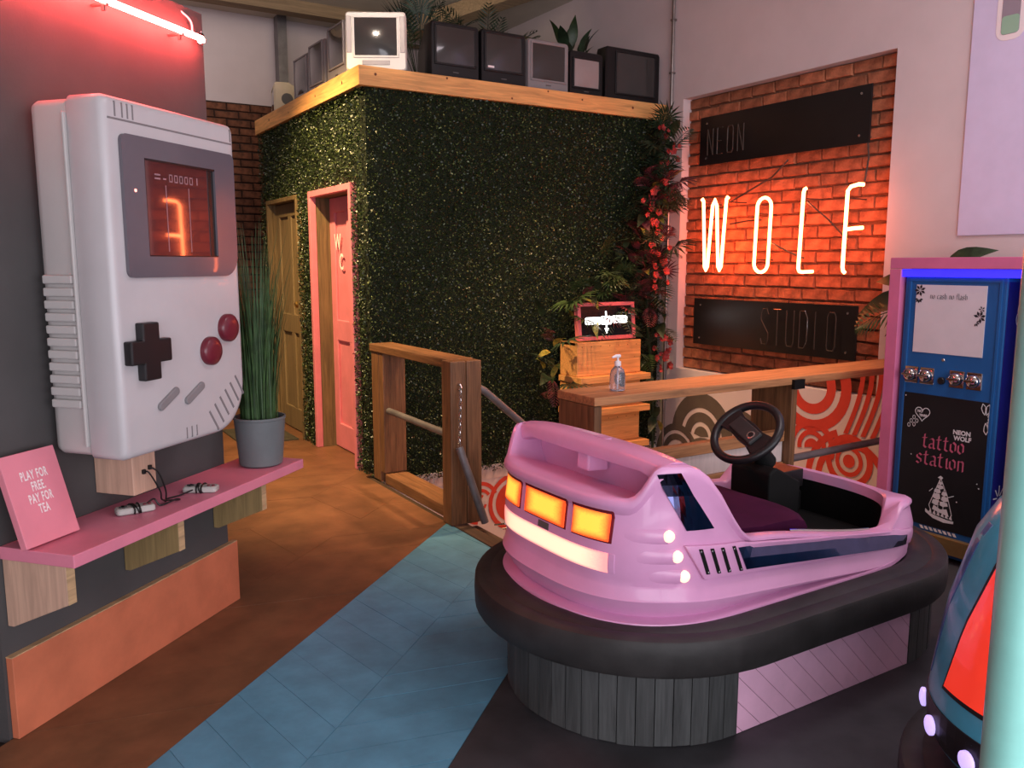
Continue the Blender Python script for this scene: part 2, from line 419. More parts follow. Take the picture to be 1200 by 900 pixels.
# sunken stair well: lower floor, side panel, steps, timber edges
b = B(); b.box(EDGE_X, X_W + 0.3, 3.05, GY + 0.2, -1.10, -0.98); struct(b.build('floor_sunken', 'mauve_wall'))
b = B(); b.box(EDGE_X - 0.02, EDGE_X, 3.05, GY, -0.98, -0.10); struct(b.build('wall_stairwell', 'subfloor'))  # dark material stands in for shade seen through the floor gap
b = B(); b.box(EDGE_X, X_W, 3.03, 3.05, -0.98, -0.12); struct(b.build('wall_stairwell_near', 'mauve_wall'))
b = B(); b.box(EDGE_X - 0.04, EDGE_X + 0.045, 3.05, 4.02, -0.13, 0.006); struct(b.build('trim_1', 'rail_dark', bevel=0.004))
b = B(); b.box(EDGE_X - 0.045, EDGE_X - 0.006, 4.02, GY - 0.06, -0.13, -0.004); struct(b.build('trim_8', 'rail_dark'))  # dark strip added in place of the shadow gap beside the rail
b = B(); b.box(EDGE_X + 0.05, EDGE_X + 0.13, 3.05, 4.02, -0.16, -0.03); struct(b.build('trim_2', 'rail_dark', bevel=0.004))
st = T('staircase', 'short timber steps going down behind the pink car', 'steps', (EDGE_X + 0.5, 3.55, -0.98))
for k in range(4):
    x0 = EDGE_X + 0.14 + 0.26 * k; b = B(); b.box(x0, x0 + 0.28, 3.12, 3.98, -0.98, -0.196 * (k + 1)); b.build('step', 'rail_y', st, bevel=0.005)

# left partition with its slanted front
b = B(); Lp = [LW(1.835, 2.165), LW(2.957, 2.165), LW(2.957, 3.3), LW(1.835, 3.3)]
b.prism([p[:2] for p in Lp], -0.02, 2.425); struct(b.build('wall_left', 'charcoal_paint'))
b = B(); b.prism([LW(*p)[:2] for p in ((1.845, 2.138), (2.985, 2.138), (2.985, 2.164), (1.845, 2.164))], 0.0, 0.262)
sk = struct(b.build('baseboard_left', 'orange_skirting', bevel=0.002))
b = B(); b.prism([LW(*p)[:2] for p in ((1.845, 2.140), (2.985, 2.140), (2.985, 2.164), (1.845, 2.164))], 0.262, 0.2655); b.build('top_edge', 'ply_edge', sk)

# right wall with the brick niche
NY0, NY1, NZ0, NZ1 = 3.235, 5.075, 0.605, 2.735
b = B()
b.box(X_W, X_W + 0.28, -3.2, NY0, -1.1, CEIL); b.box(X_W, X_W + 0.28, NY1, 8.8, -1.1, CEIL)
b.box(X_W, X_W + 0.28, NY0, NY1, -1.1, NZ0); b.box(X_W, X_W + 0.28, NY0, NY1, NZ1, CEIL)
wall_right = struct(b.build('wall_right', 'mauve_wall'))
b = B(); b.box(X_W + 0.09, X_W + 0.28, NY0, NY1, NZ0, NZ1); b.build('mortar_bed', 'mortar', wall_right)
def bricks(parent, n, fn, u0, u1, z0, z1, bw, bh, gap, mat, depth):
    """single bricks in running bond; fn(u, d, z) -> room point, d = how proud"""
    meshes = []
    def brick(w):
        d = depth + random.uniform(-0.006, 0.006); j = lambda: random.uniform(-0.004, 0.004)
        P = [(j(), j()), (w + j(), j()), (w + j(), bh - gap + j()), (j(), bh - gap + j())]
        bb = B(); vs = [fn(p[0], 0, p[1]) for p in P] + [fn(p[0] + (0.004 if p[0] < w / 2 else -0.004), d, p[1] + (0.004 if p[1] < bh / 2 else -0.004)) for p in P]
        bb.add(vs, [(0, 1, 2, 3)[::-1], (4, 5, 6, 7)] + [(i, (i + 1) % 4, 4 + (i + 1) % 4, 4 + i) for i in range(4)])
        return bb.mesh('brick', mat)
    full = [brick(bw - gap) for _ in range(6)]; half = [brick(bw / 2 - gap) for _ in range(3)]
    rows = int(round((z1 - z0) / bh)); o0 = fn(0, 0, 0)
    for r in range(rows):
        u = u0; z = z0 + r * bh; k = 0
        if r % 2: pool = half; step = bw / 2
        else: pool = full; step = bw
        while u < u1 - 0.02:
            if u + step > u1 + 0.005:
                if u1 - u < 0.05: break
                me = brick(u1 - u - gap)
            else: me = random.choice(pool)
            o = bpy.data.objects.new('brick', me); COL.objects.link(o); o.parent = parent
            q = fn(u, 0, z); o.location = (q[0] - o0[0], q[1] - o0[1], q[2] - o0[2])
            u += step; pool = full; step = bw
bricks(wall_right, 0, lambda u, d, z: (X_W + 0.09 - d, -u, z), -NY1 + 0.004, -NY0, NZ0 + 0.004, NZ1, 0.212, 0.0852, 0.011, 'brick_red', 0.020)
# mural painted on the lower wall: flat shapes on the plaster
ARC = [0]
def arc_band(bld, cy, cz, r0, r1, a0, a1, fn, n=18, k=1.0):
    ARC[0] += 1; e = 0.00012 * (ARC[0] % 20); fn0 = fn; fn = lambda p, q: (fn0(p, q)[0] - e, fn0(p, q)[1] - e * 0, fn0(p, q)[2]) if fn0 is fw else (fn0(p, q)[0], fn0(p, q)[1] - e, fn0(p, q)[2])
    vs = []
    for i in range(n + 1):
        q = a0 + (a1 - a0) * i / n
        vs.append(fn(cy + r0 * math.cos(q), cz + r0 * math.sin(q) * k)); vs.append(fn(cy + r1 * math.cos(q), cz + r1 * math.sin(q) * k))
    bld.add(vs, [(2 * i, 2 * i + 1, 2 * i + 3, 2 * i + 2) for i in range(n)])
fw = lambda y, z: (X_W - 0.002, y, z)
m = B()
def cloud(cy, cz, r, rings, a0=0.0, a1=PI, k=1.0):
    for (q0, q1) in rings: arc_band(m, cy, cz, r * q0, r * q1, a0, a1, fw, k=k)
cloud(4.76, 0.08, 0.34, ((0.66, 1.0), (0.34, 0.56), (0.0, 0.24)), 0.15, PI * 0.95, 1.05)
cloud(5.03, -0.14, 0.26, ((0.80, 1.0), (0.52, 0.70), (0.0, 0.36)), 0, PI, 1.1)
cloud(4.72, -0.16, 0.25, ((0.50, 1.0), (0.0, 0.34)), 0, PI, 0.95)
cloud(4.36, 0.06, 0.26, ((0.78, 1.0), (0.44, 0.66), (0.0, 0.30)), 0.2, PI, 1.15)
cloud(4.40, -0.20, 0.22, ((0.70, 1.0), (0.3, 0.56)), 0, PI, 1.0)
mg = m.build('mural_clouds', 'mural_grey', wall_right, label='dark grey painted cloud scrolls')
m = B()
for (r0, r1) in ((0.0, 0.045), (0.075, 0.105), (0.135, 0.18)): arc_band(m, 3.40, 0.16, r0, r1, 0, 2 * PI, fw, 28)
for (r0, r1) in ((0.0, 0.06), (0.085, 0.12), (0.145, 0.19)): arc_band(m, 3.70, 0.20, r0, r1, -0.2, PI + 0.3, fw, 20)
for (r0, r1, a0) in ((0.12, 0.19, 2.6), (0.23, 0.31, 2.5)): arc_band(m, 3.72, 0.62, r0, r1, a0, 2 * PI - 0.3, fw, 18)
for k, (c, r) in enumerate(((3.30, 0.20), (3.235, 0.20), (3.17, 0.22), (3.10, 0.24))):
    vs = []; n = 14
    for i in range(n + 1):
        t = i / n; z = 0.34 + 0.5 * t; y = c + 0.36 - 0.20 * math.sin(t * 1.5) - 0.10 * (1 - t)
        vs += [(X_W - 0.0045 - 0.0001 * k, y - 0.14, z), (X_W - 0.0045 - 0.0001 * k, y - 0.105, z)]
    m.add(vs, [(2 * i, 2 * i + 1, 2 * i + 3, 2 * i + 2) for i in range(n)])
arc_band(m, 3.38, 0.02, 0.23, 0.28, -1.2, PI, fw, 20); arc_band(m, 3.38, 0.02, 0.31, 0.36, -1.2, 1.2, fw, 20)
m.build('mural_waves', 'mural_red', wall_right, label='red painted wave scrolls')
# booth (hedge clad box) walls
b = B(); b.box(GX + 0.24, X_W, GY + 0.02, 7.75, -1.1, 2.66)
for (y0, y1, z0) in ((GY + 0.02, 5.50, -0.1), (6.40, 6.70, -0.1), (7.56, 7.75, -0.1), (5.50, 6.40, 2.0), (6.70, 7.56, 2.0)): b.box(GX + 0.02, GX + 0.24, y0, y1, z0, 2.66)
booth = struct(b.build('wall_booth', 'hedge_backing'))
b = B(); b.box(GX + 0.0, X_W - 0.002, GY, GY + 0.018, -1.1, -0.05); wl = b.build('lower_panel', 'mauve_wall', booth)
m = B(); fg = lambda x, z: (x, GY - 0.002, z)
for (r0, r1, a0, a1) in ((0.135, 0.165, 0.4, 4.6), (0.085, 0.11, 0.6, 5.0), (0.045, 0.065, 1.0, 6.0), (0.0, 0.02, 0, 6.28)): arc_band(m, 2.98, -0.33, r0, r1, a0, a1, fg, 22)
for (r0, r1) in ((0.0, 0.16), (0.19, 0.225)): arc_band(m, 3.28, -0.36, r0, r1, 0, 2 * PI, fg, 26)
for (r0, r1) in ((0.0, 0.13), (0.16, 0.20)): arc_band(m, 2.52, -0.60, r0, r1, 0, 2 * PI, fg, 26)
m.build('mural_scroll', 'mural_red', sub(wl, T.__new__(T)) if False else wl)
# white fringe under the hedge
b = B(); 
for i in range(420):
    x = GX + 0.05 + (X_W - GX - 0.1) * i / 420; h = random.uniform(0.05, 0.10); w = 0.006
    b.add([(x - w, GY - 0.004, -0.10 - 0.05), (x + w, GY - 0.004, -0.15), (x + w * 0.3 + random.uniform(-.01, .01), GY - 0.012 - random.uniform(0, 0.012), -0.15 + h)], [(0, 1, 2)])
o = b.build('grass_fringe', 'fringe_white', booth); o['kind'] = 'stuff'
# timber fascia along the top
b = B(); b.prism([(GX - 0.045, GY - 0.045), (X_W - 0.005, GY - 0.045), (X_W - 0.005, GY - 0.005), (GX - 0.005, GY - 0.005)], 2.592, 2.715); fa = struct(b.build('trim_3', 'pine', bevel=0.003))
b = B(); b.prism([(GX - 0.045, GY - 0.045), (GX - 0.005, GY - 0.005), (GX - 0.005, 7.75), (GX - 0.045, 7.75)], 2.592, 2.715); fb = struct(b.build('trim_4', 'pine_y', bevel=0.003))
for (x, z) in ((2.20, 2.667), (2.72, 2.70), (3.24, 2.62), (3.86, 2.672), (4.35, 2.66), (3.55, 2.70)):
    b = B(); b.disc((x, GY - 0.0455, z), (0, -1, 0), random.uniform(0.007, 0.012), 0.0006, 10); b.build('knot', 'knot', fa)
for (y, z) in ((5.55, 2.655), (6.1, 2.66), (6.75, 2.64), (7.3, 2.66)):
    b = B(); b.disc((GX - 0.0455, y, z), (-1, 0, 0), random.uniform(0.008, 0.013), 0.0006, 10); b.build('knot', 'knot', fb)
# back wall, far brickwork, ceiling, beams
b = B(); b.box(-4, X_W, 8.6, 8.75, -0.1, CEIL); wb = struct(b.build('wall_back', 'mauve_wall'))
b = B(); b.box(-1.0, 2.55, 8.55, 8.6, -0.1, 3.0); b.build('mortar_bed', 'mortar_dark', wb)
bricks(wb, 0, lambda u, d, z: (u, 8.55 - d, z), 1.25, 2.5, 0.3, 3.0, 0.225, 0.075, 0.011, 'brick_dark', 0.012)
b = B(); b.box(-4.1, -4.0, -3.2, 8.6, -0.1, CEIL); struct(b.build('wall_far_left', 'mauve_wall'))
b = B(); b.box(-4.1, X_W + 0.28, -3.2, 8.75, CEIL, CEIL + 0.1); struct(b.build('ceiling', 'ceiling_paint'))
b = B(); b.box(-4, X_W, 7.9, 8.05, 3.74, CEIL); struct(b.build('trim_5', 'beam_wood'))
b = B(); b.tube([(2.9, 8.5, 3.45), (4.72, 5.9, 4.02)], 0.10, 4); struct(b.build('trim_6', 'beam_wood'))
b = B(); b.box(2.53, 2.62, 8.44, 8.56, 2.6, CEIL); struct(b.build('trim_7', 'grey_pipe'))

# ================================================================== hedge cladding (artificial boxwood)
def hedge(name, label, origin, uvec, vvec, nvec, W, H, density, holes, low=0.0):
    """thousands of small leaves over a panel; origin + u + v, leaves stand off along n"""
    n = int(W * H * density)
    u = rng.uniform(0, W, n); v = rng.uniform(0, H, n)
    keep = np.ones(n, bool)
    for (a0, a1, c0, c1) in holes: keep &= ~((u > a0) & (u < a1) & (v > c0) & (v < c1))
    u = u[keep]; v = v[keep]; n = len(u)
    clump = 0.5 + 0.5 * np.sin(u * 37.0 + 2 * np.sin(v * 23)) * np.sin(v * 41.0 + 1.7 * np.sin(u * 19))
    d = rng.uniform(0.004, 0.028, n) + 0.022 * clump
    uvec, vvec, nvec, origin = map(np.array, (uvec, vvec, nvec, origin))
    c = origin + u[:, None] * uvec + v[:, None] * vvec + d[:, None] * nvec
    # leaf axes: point outwards, random about the normal
    th = rng.uniform(0, 2 * PI, n); tilt = rng.uniform(0.15, 1.25, n)
    t = np.cos(th)[:, None] * uvec + np.sin(th)[:, None] * vvec
    ax = np.cos(tilt)[:, None] * t + np.sin(tilt)[:, None] * nvec
    rnd = rng.normal(size=(n, 3)); side = np.cross(ax, rnd); side /= np.linalg.norm(side, axis=1)[:, None]
    L = rng.uniform(0.010, 0.019, n)[:, None]; Wd = L * rng.uniform(0.28, 0.42, n)[:, None]
    p0 = c - ax * L * 0.5; p1 = c + side * Wd; p2 = c + ax * L * 0.6; p3 = c - side * Wd
    co = np.stack([p0, p1, p2, p3], 1).reshape(-1, 3)
    me = bpy.data.meshes.new(name); me.vertices.add(4 * n); me.vertices.foreach_set('co', co.ravel())
    me.loops.add(4 * n); me.loops.foreach_set('vertex_index', np.arange(4 * n)); me.polygons.add(n)
    me.polygons.foreach_set('loop_start', np.arange(0, 4 * n, 4)); me.polygons.foreach_set('loop_total', np.full(n, 4))
    me.update(calc_edges=True)
    at = me.attributes.new('tone', 'FLOAT', 'POINT'); tone = np.clip(rng.beta(1.6, 2.6, n), 0, 1); at.data.foreach_set('value', np.repeat(tone, 4))
    me.materials.append(MATS['hedge_leaf'])
    o = bpy.data.objects.new(name, me); COL.objects.link(o); tag(o, label, 'hedge', kind='stuff')
    return o
hedge('hedge_cladding', 'dark green artificial boxwood leaves covering the booth front', (GX - 0.01, GY + 0.01, -0.085), (1, 0, 0), (0, 0, 1), (0, -1, 0), X_W - GX, 2.69, 9500, [])
PD = (5.50, 6.40); OD = (6.70, 7.56)      # door openings along y
hedge('hedge_cladding', 'boxwood leaves lit yellow green around the two doors', (GX + 0.01, GY, 0.0), (0, 1, 0), (0, 0, 1), (-1, 0, 0), 7.75 - GY, 2.6, 9000,
      [(PD[0] - GY, PD[1] - GY, -1, 2.0), (OD[0] - GY, OD[1] - GY, -1, 2.0)])
# doors
def door(name, label, y0, y1, z1, frame_mat, leaf_mat, inset, fw_):
    t = T(name, label, 'door', (GX, (y0 + y1) / 2, 0)); t.o['kind'] = 'structure'; del t.o['category']
    x0 = GX - 0.03
    for (a, c) in ((y0, y0 + fw_), (y1 - fw_, y1)):
        b = B(); b.box(x0, GX + 0.02, a, c, 0, z1); b.build('jamb', frame_mat, t, bevel=0.004)
        b = B(); b.box(GX + 0.021, GX + inset + 0.04, a, c, 0, z1); b.build('reveal', 'old_frame_and_shade', t)  # on the pink door this olive tone stands in for unlit reveals
    b = B(); b.box(x0, GX + 0.02, y0 + fw_, y1 - fw_, z1 - fw_, z1); b.build('head_jamb', frame_mat, t, bevel=0.004)
    b = B(); b.box(GX + 0.021, GX + inset + 0.04, y0 + fw_, y1 - fw_, z1 - fw_, z1); b.build('reveal', 'old_frame_and_shade', t)
    a, c = y0 + fw_ + 0.004, y1 - fw_ - 0.004; h = z1 - fw_ - 0.004
    b = B(); b.box(GX + inset + 0.012, GX + inset + 0.035, a, c, 0.006, h); lf = b.build('leaf_board', leaf_mat, t)
    s = sub(lf, t); xf = (GX + inset - 0.006, GX + inset + 0.014); w = c - a; mid = (a + c) / 2
    for (p, q, z0, z2) in ((a, a + 0.105, 0.006, h), (c - 0.105, c, 0.006, h), (mid - 0.045, mid + 0.045, 0.2, h - 0.1)):
        b = B(); b.box(xf[0], xf[1], p, q, z0, z2); b.build('stile', leaf_mat, s, bevel=0.006)
    for (z0, z2) in ((0.006, 0.20), (0.86, 1.02), (h - 0.11, h)):
        b = B(); b.box(xf[0] - 0.001, xf[1], a + 0.1, c - 0.1, z0, z2); b.build('rail', leaf_mat, s, bevel=0.006)
    return t, lf, a, c
dp, lf, a, c = door('door_1', 'pink panelled toilet door set in the hedge wall', PD[0], PD[1], 2.0, 'door_pink', 'door_pink', 0.13, 0.045)
b = B(); fdoor = lambda x, y: (GX + 0.13 - 0.0085, 6.15 - x, y)
place2d(b, text_polys('W', 0.17, 0.75, 0.003), lambda x, y: fdoor(x - 0.03, y + 1.56)); place2d(b, text_polys('C', 0.17, 0.75, 0.003), lambda x, y: fdoor(x + 0.04, y + 1.41))
b.build('lettering', 'white_print', sub(lf, dp))
do, lf, a, c = door('door_2', 'old olive wooden panelled door at the far end of the hedge wall', OD[0], OD[1], 2.0, 'old_frame_and_shade', 'door_olive', 0.05, 0.035)
b = B(); b.lathe([(0.028, 0), (0.03, 0.006), (0.012, 0.01), (0.012, 0.04), (0.026, 0.05), (0.028, 0.065), (0.018, 0.078)], seg=14)
b.v = [(GX + 0.05 - 0.006 - z, 6.80 + x, 1.12 + y) for x, y, z in b.v]; b.build('knob', 'brass', sub(lf, do))
mt = T('doormat', 'small ribbed dark mat in front of the olive door', 'mat', (1.85, 7.0, 0))
for k in range(16):
    b = B(); b.box(1.60, 2.06, 6.72 + 0.045 * k, 6.72 + 0.045 * k + 0.03, 0.001, 0.014); b.build('strip', 'dark_mat', mt)

# ================================================================== giant handheld console on the slanted wall
S0, S1, Z0, Z1, NF = 2.055, 2.692, 0.845, 1.945, 1.86
con = T('game_console', 'giant white handheld game console mounted on the charcoal wall', 'game console', ((S0 + S1) / 2, 2.13, Z0), 'L')
def con_ring(n, inset, r=0.022, rb=0.165):
    return [(p[0], n, p[1]) for p in rrect(S0 + inset, S1 - inset, Z0 + inset, Z1 - inset, (r, rb, r, r), 5)]
b = B(); b.loft([con_ring(1.992, 0.004), con_ring(1.985, 0.0), con_ring(NF + 0.022, 0.0), con_ring(NF + 0.009, 0.005), con_ring(NF + 0.002, 0.013), con_ring(NF, 0.024)])
b.build('front_shell', 'console_white', con, smooth=True, angle=40)
b = B(); b.loft([con_ring(2.145, 0.03), con_ring(2.13, 0.014), con_ring(2.11, 0.008), con_ring(2.0, 0.008), con_ring(1.992, 0.016)])
rear = b.build('rear_shell', 'console_rear', con, smooth=True, angle=40)
rs = sub(rear, con)
for k in range(11):
    z = 1.005 + k * 0.0385; b = B(); b.box(S0 - 0.006, S0 + 0.03, 2.008, 2.122, z, z + 0.027); b.build('grip_ridge', 'console_rear', rs, bevel=0.005)
b = B(); b.box(S0 - 0.008, S0 + 0.02, 1.993, 2.002, 0.885, 1.895); b.build('seam_strip', 'console_rear', rs, bevel=0.003)
# grooves of the shell's top
b = B(); b.box(S0 + 0.02, S1 - 0.02, NF - 0.0008, NF + 0.004, 1.874, 1.880); b.build('groove', 'groove_grey', con)
for s in (2.103, 2.133, 2.155, 2.177, 2.663):
    b = B(); b.box(s, s + 0.006, NF - 0.0008, NF + 0.004, 1.884, 1.928); b.build('groove', 'groove_grey', con)
# screen surround with the window
bz = [(p[0], p[1]) for p in rrect(2.112, 2.664, 1.408, 1.838, (0.022, 0.075, 0.022, 0.022), 6)]
zm = 1.62; ix0, ix1, iz0, iz1 = 2.205, 2.552, 1.474, 1.775
b = B()
b.prism([(2.664, zm)] + [p for p in bz if p[1] > zm] + [(2.112, zm), (ix0, zm), (ix0, iz1), (ix1, iz1), (ix1, zm)], NF - 0.012, NF + 0.002, 'y')
b.prism([(2.112, zm)] + [p for p in bz if p[1] < zm] + [(2.664, zm), (ix1, zm), (ix1, iz0), (ix0, iz0), (ix0, zm)], NF - 0.012, NF + 0.002, 'y')
bez = b.build('screen_surround', 'bezel_grey', con)
be = sub(bez, con)
b = B()
for q in ((ix0 - 0.001, ix0 + 0.003, iz0, iz1), (2.524, ix1 + 0.001, iz0, iz1), (ix0, ix1, iz0 - 0.001, iz0 + 0.004), (ix0, ix1, iz1 - 0.006, iz1 + 0.001)):
    b.box(q[0], q[1], NF - (0.0113 if q[0] < 2.5 else 0.004), NF + 0.001, q[2], q[3])
b.build('window_frame', 'screen_frame', be)
tn = math.tan(math.radians(1.6)); fsn = lambda x: NF - 0.0102 + (x - 2.208) * tn     # the glass sits a touch askew in its window
b = B(); b.add([(x, fsn(x) + d, z) for d in (0.0, 0.0015) for x, z in ((2.208, 1.478), (2.524, 1.478), (2.524, 1.769), (2.208, 1.769))], [(0, 1, 2, 3), (7, 6, 5, 4), (0, 4, 5, 1), (1, 5, 6, 2), (2, 6, 7, 3), (3, 7, 4, 0)]); scr = b.build('screen', 'screen_glass', be)
b = B(); fs = lambda x, z: (x, fsn(x) - 0.0004, z)
def bar2(bld, fn, x0, x1, z0, z1): bld.add([fn(x0, z0), fn(x1, z0), fn(x1, z1), fn(x0, z1)], [(0, 1, 2, 3)])
for (x0, x1, z0, z1) in ((2.250, 2.278, 1.728, 1.733), (2.250, 2.278, 1.716, 1.721), (2.290, 2.306, 1.717, 1.722)): bar2(b, fs, x0, x1, z0, z1)
for x in (2.320, 2.346, 2.372, 2.398, 2.424):
    for q in ((x, x + 0.018, 1.733, 1.737), (x, x + 0.018, 1.712, 1.716), (x, x + 0.004, 1.712, 1.737), (x + 0.014, x + 0.018, 1.712, 1.737)): bar2(b, fs, *q)
bar2(b, fs, 2.462, 2.468, 1.714, 1.738)
bar2(b, fs, 2.300, 2.304, 1.49, 1.70); bar2(b, fs, 2.416, 2.420, 1.49, 1.70)
b.build('screen_print', 'screen_print', be)
b = B(); b.disc((2.159, NF - 0.012, 1.673), (0, -1, 0), 0.005, 0.002, 12); b.build('power_light', 'led_red', be)
# cross pad, round buttons, small pills, speaker slots
cx, cz = 2.170, 1.178; a, l = 0.037, 0.091
P = [(-a, -l), (a, -l), (a, -a), (l, -a), (l, a), (a, a), (a, l), (-a, l), (-a, a), (-l, a), (-l, -a), (-a, -a)]
b = B(); b.prism([(cx + p, cz + q) for p, q in P], NF - 0.030, NF + 0.002, 'y'); pad = b.build('cross_pad', 'pad_black', con, bevel=0.005)
for (s, z) in ((2.592, 1.222), (2.488, 1.148)):
    b = B(); b.disc((s, NF + 0.002, z), (0, -1, 0), 0.050, 0.026, 28, 0.004); b.build('button', 'button_red', con, smooth=True, angle=50)
for (s, z) in ((2.262, 1.012), (2.394, 1.012)):
    b = B(); q = math.radians(28); n = 8; P = []
    for k in range(n + 1): P.append((0.042 + 0.014 * math.cos(-PI / 2 + PI * k / n), 0.014 * math.sin(-PI / 2 + PI * k / n)))
    for k in range(n + 1): P.append((-0.042 + 0.014 * math.cos(PI / 2 + PI * k / n), 0.014 * math.sin(PI / 2 + PI * k / n)))
    b.prism([(s + x * math.cos(q) - z_ * math.sin(q), z + x * math.sin(q) + z_ * math.cos(q)) for x, z_ in P], NF - 0.010, NF + 0.002, 'y')
    b.build('pill_button', 'pill_grey', con, bevel=0.004)
for k in range(6):
    s0 = 2.472 + 0.0315 * k; z0 = 0.934 + 0.0215 * k; b = B(); d = Vector((0.047, 0, -0.073)); u = Vector((0.0035, 0, 0.0022))
    p = Vector((s0, 0, z0)); q = p + d; vs = []
    for n in (NF - 0.0012, NF + 0.003):
        for w in (p - u, p + u, q + u, q - u): vs.append((w.x, n, w.z))
    b.add(vs, [(0, 1, 2, 3), (7, 6, 5, 4), (0, 4, 5, 1), (1, 5, 6, 2), (2, 6, 7, 3), (3, 7, 4, 0)]); b.build('speaker_slot', 'groove_grey', con)
for k in range(3):
    b = B(); b.box(2.345 + 0.026 * k, 2.350 + 0.026 * k, NF - 0.001, NF + 0.003, 0.862, 0.90); b.build('groove', 'groove_grey', con)

# ================================================================== pink shelf with its plywood brackets
sh = T('wall_shelf', 'long pink wooden shelf under the giant console', 'shelf', (2.5, 2.15, 0.57), 'L')
b = B(); b.box(1.855, 3.125, 1.885, 2.163, 0.572, 0.612); b.build('shelf_board', 'pink_paint', sh, bevel=0.003)
for (s, mt_) in ((1.862, 'pale_ply'), (2.352, 'olive_ply'), (2.862, 'olive_ply')):
    b = B(); b.prism([(2.162, 0.572), (2.162, 0.358), (2.14, 0.358), (1.925, 0.452), (1.925, 0.572)], s, s + 0.032, 'x'); br = b.build('bracket', mt_, sh, bevel=0.002)
    b = B(); b.prism([(1.925, 0.572), (1.925, 0.452), (1.9235, 0.452), (1.9235, 0.572)], s + 0.001, s + 0.031, 'x'); b.build('cut_edge', 'ply_edge', sub(br, sh))
# pink lettered board leaning on the wall
sg = T('lettered_board', 'pink leaning board lettered play for free pay for tea', 'sign', (1.93, 2.03, 0.613), 'L')
b = B()
def sgp(x, y, d):  # board frame: x along, y up, d out of the face
    lean = math.radians(17); ox, on, oz = 1.937, 2.045, 0.613
    n = -math.cos(lean) * d + math.sin(lean) * y; z = math.sin(lean) * d + math.cos(lean) * y
    return (ox + x, on + n, oz + z)
vs = [sgp(x, y, d) for d in (-0.012, 0.012) for x, y in ((-0.1, 0.004), (0.1, 0.004), (0.1, 0.285), (-0.1, 0.285))]
b.add(vs, [(0, 3, 2, 1), (4, 5, 6, 7), (0, 1, 5, 4), (1, 2, 6, 5), (2, 3, 7, 6), (3, 0, 4, 7)]); bd = b.build('board', 'pink_sign', sg, bevel=0.002)
b = B()
for (tx, dx, y) in (('PLAY FOR', 0, 0.200), ('FREE.', 0.004, 0.164), ('PAY FOR', 0.0, 0.128), ('TEA', 0.0, 0.094)):
    place2d(b, text_polys(tx, 0.039, 0.50, 0.0009, spacing=1.15), lambda x, yy, y=y, dx=dx: sgp(x + dx, yy + y, 0.0128))
b.build('lettering', 'white_print', sg)
# socket block under the console and its cables
bk = T('cable_block', 'small plywood block with two cable holes below the console', 'wooden block', (2.30, 2.15, 0.67), 'L')
b = B(); b.box(2.245, 2.356, 2.005, 2.163, 0.674, 0.842); b.build('block', 'pale_ply', bk, bevel=0.003)
for (s, z) in ((2.292, 0.748), (2.322, 0.757)):
    b = B(); b.box(s - 0.006, s + 0.006, 1.995, 2.006, z - 0.008, z + 0.008); b.build('socket', 'cable_black', bk, bevel=0.002)
def spline(P, n=8):
    P = [Vector(p) for p in P]; out = []
    for i in range(len(P) - 1):
        p0 = P[max(i - 1, 0)]; p1 = P[i]; p2 = P[i + 1]; p3 = P[min(i + 2, len(P) - 1)]
        for k in range(n):
            t = k / n; out.append(0.5 * ((2 * p1) + (p2 - p0) * t + (2 * p0 - 5 * p1 + 4 * p2 - p3) * t * t + (3 * p1 - p0 - 3 * p2 + p3) * t ** 3))
    out.append(P[-1]); return out
ZS = 0.6125
def gamepad(s, n, rot, label, cable):
    t = T('gamepad', label, 'gamepad', (s, n, ZS), 'L', group='gamepads on the pink shelf')
    q = math.radians(rot); R = lambda x, y, z: (s + x * math.cos(q) - y * math.sin(q), n + x * math.sin(q) + y * math.cos(q), z)
    b = B()
    rings = [[R(p[0], p[1], z) for p in rrect(-0.062 + i, 0.062 - i, -0.027 + i, 0.027 - i, 0.012, 3)] for z, i in ((ZS + 0.001, 0.004), (ZS + 0.005, 0), (ZS + 0.018, 0), (ZS + 0.023, 0.004))]
    b.loft(rings); b.build('shell', 'gamepad_grey', t, smooth=True)
    b = B(); z = ZS + 0.023
    for (w, h) in ((0.012, 0.004), (0.004, 0.012)):
        P = [R(-0.038 + x, y, 0)[:2] for x, y in ((-w, -h), (w, -h), (w, h), (-w, h))]; b.prism(P, z, z + 0.004)
    b.build('cross_pad', 'pad_black', t)
    for dx in (0.030, 0.046):
        b = B(); b.disc(R(dx, -0.004, z), (0, 0, 1), 0.006, 0.004, 10); b.build('button', 'button_red', t)
    b = B(); pts = []
    for k in range(34):   # the cable is wound round the pad
        w = 2 * PI * k / 12; pts.append(R(-0.02 + 0.0012 * k + 0.006 * math.sin(w * 0.7), 0.034 * math.cos(w), ZS + 0.0125 + 0.017 * math.sin(w) if math.sin(w) > -0.4 else ZS + 0.004))
    b.tube(pts, 0.003, 6); b.tube(spline(cable), 0.003, 6); b.build('cable', 'cable_black', t)
gamepad(2.262, 2.02, -36, 'grey gamepad with its wound cable near the pink board', [(2.28, 2.0, ZS + 0.016), (2.33, 2.0, ZS + 0.03), (2.345, 1.985, ZS + 0.004), (2.40, 1.965, ZS + 0.012), (2.425, 1.97, ZS + 0.004), (2.41, 1.99, ZS + 0.004), (2.36, 1.99, ZS + 0.02), (2.335, 1.975, ZS + 0.06), (2.30, 1.985, ZS + 0.13), (2.293, 1.998, ZS + 0.135)])
gamepad(2.548, 1.972, -70, 'grey gamepad with its wound cable near the potted grass', [(2.53, 1.98, ZS + 0.016), (2.47, 2.0, ZS + 0.006), (2.42, 2.02, ZS + 0.004), (2.39, 2.0, ZS + 0.006), (2.375, 1.985, ZS + 0.05), (2.345, 1.985, ZS + 0.12), (2.322, 1.998, ZS + 0.145)])
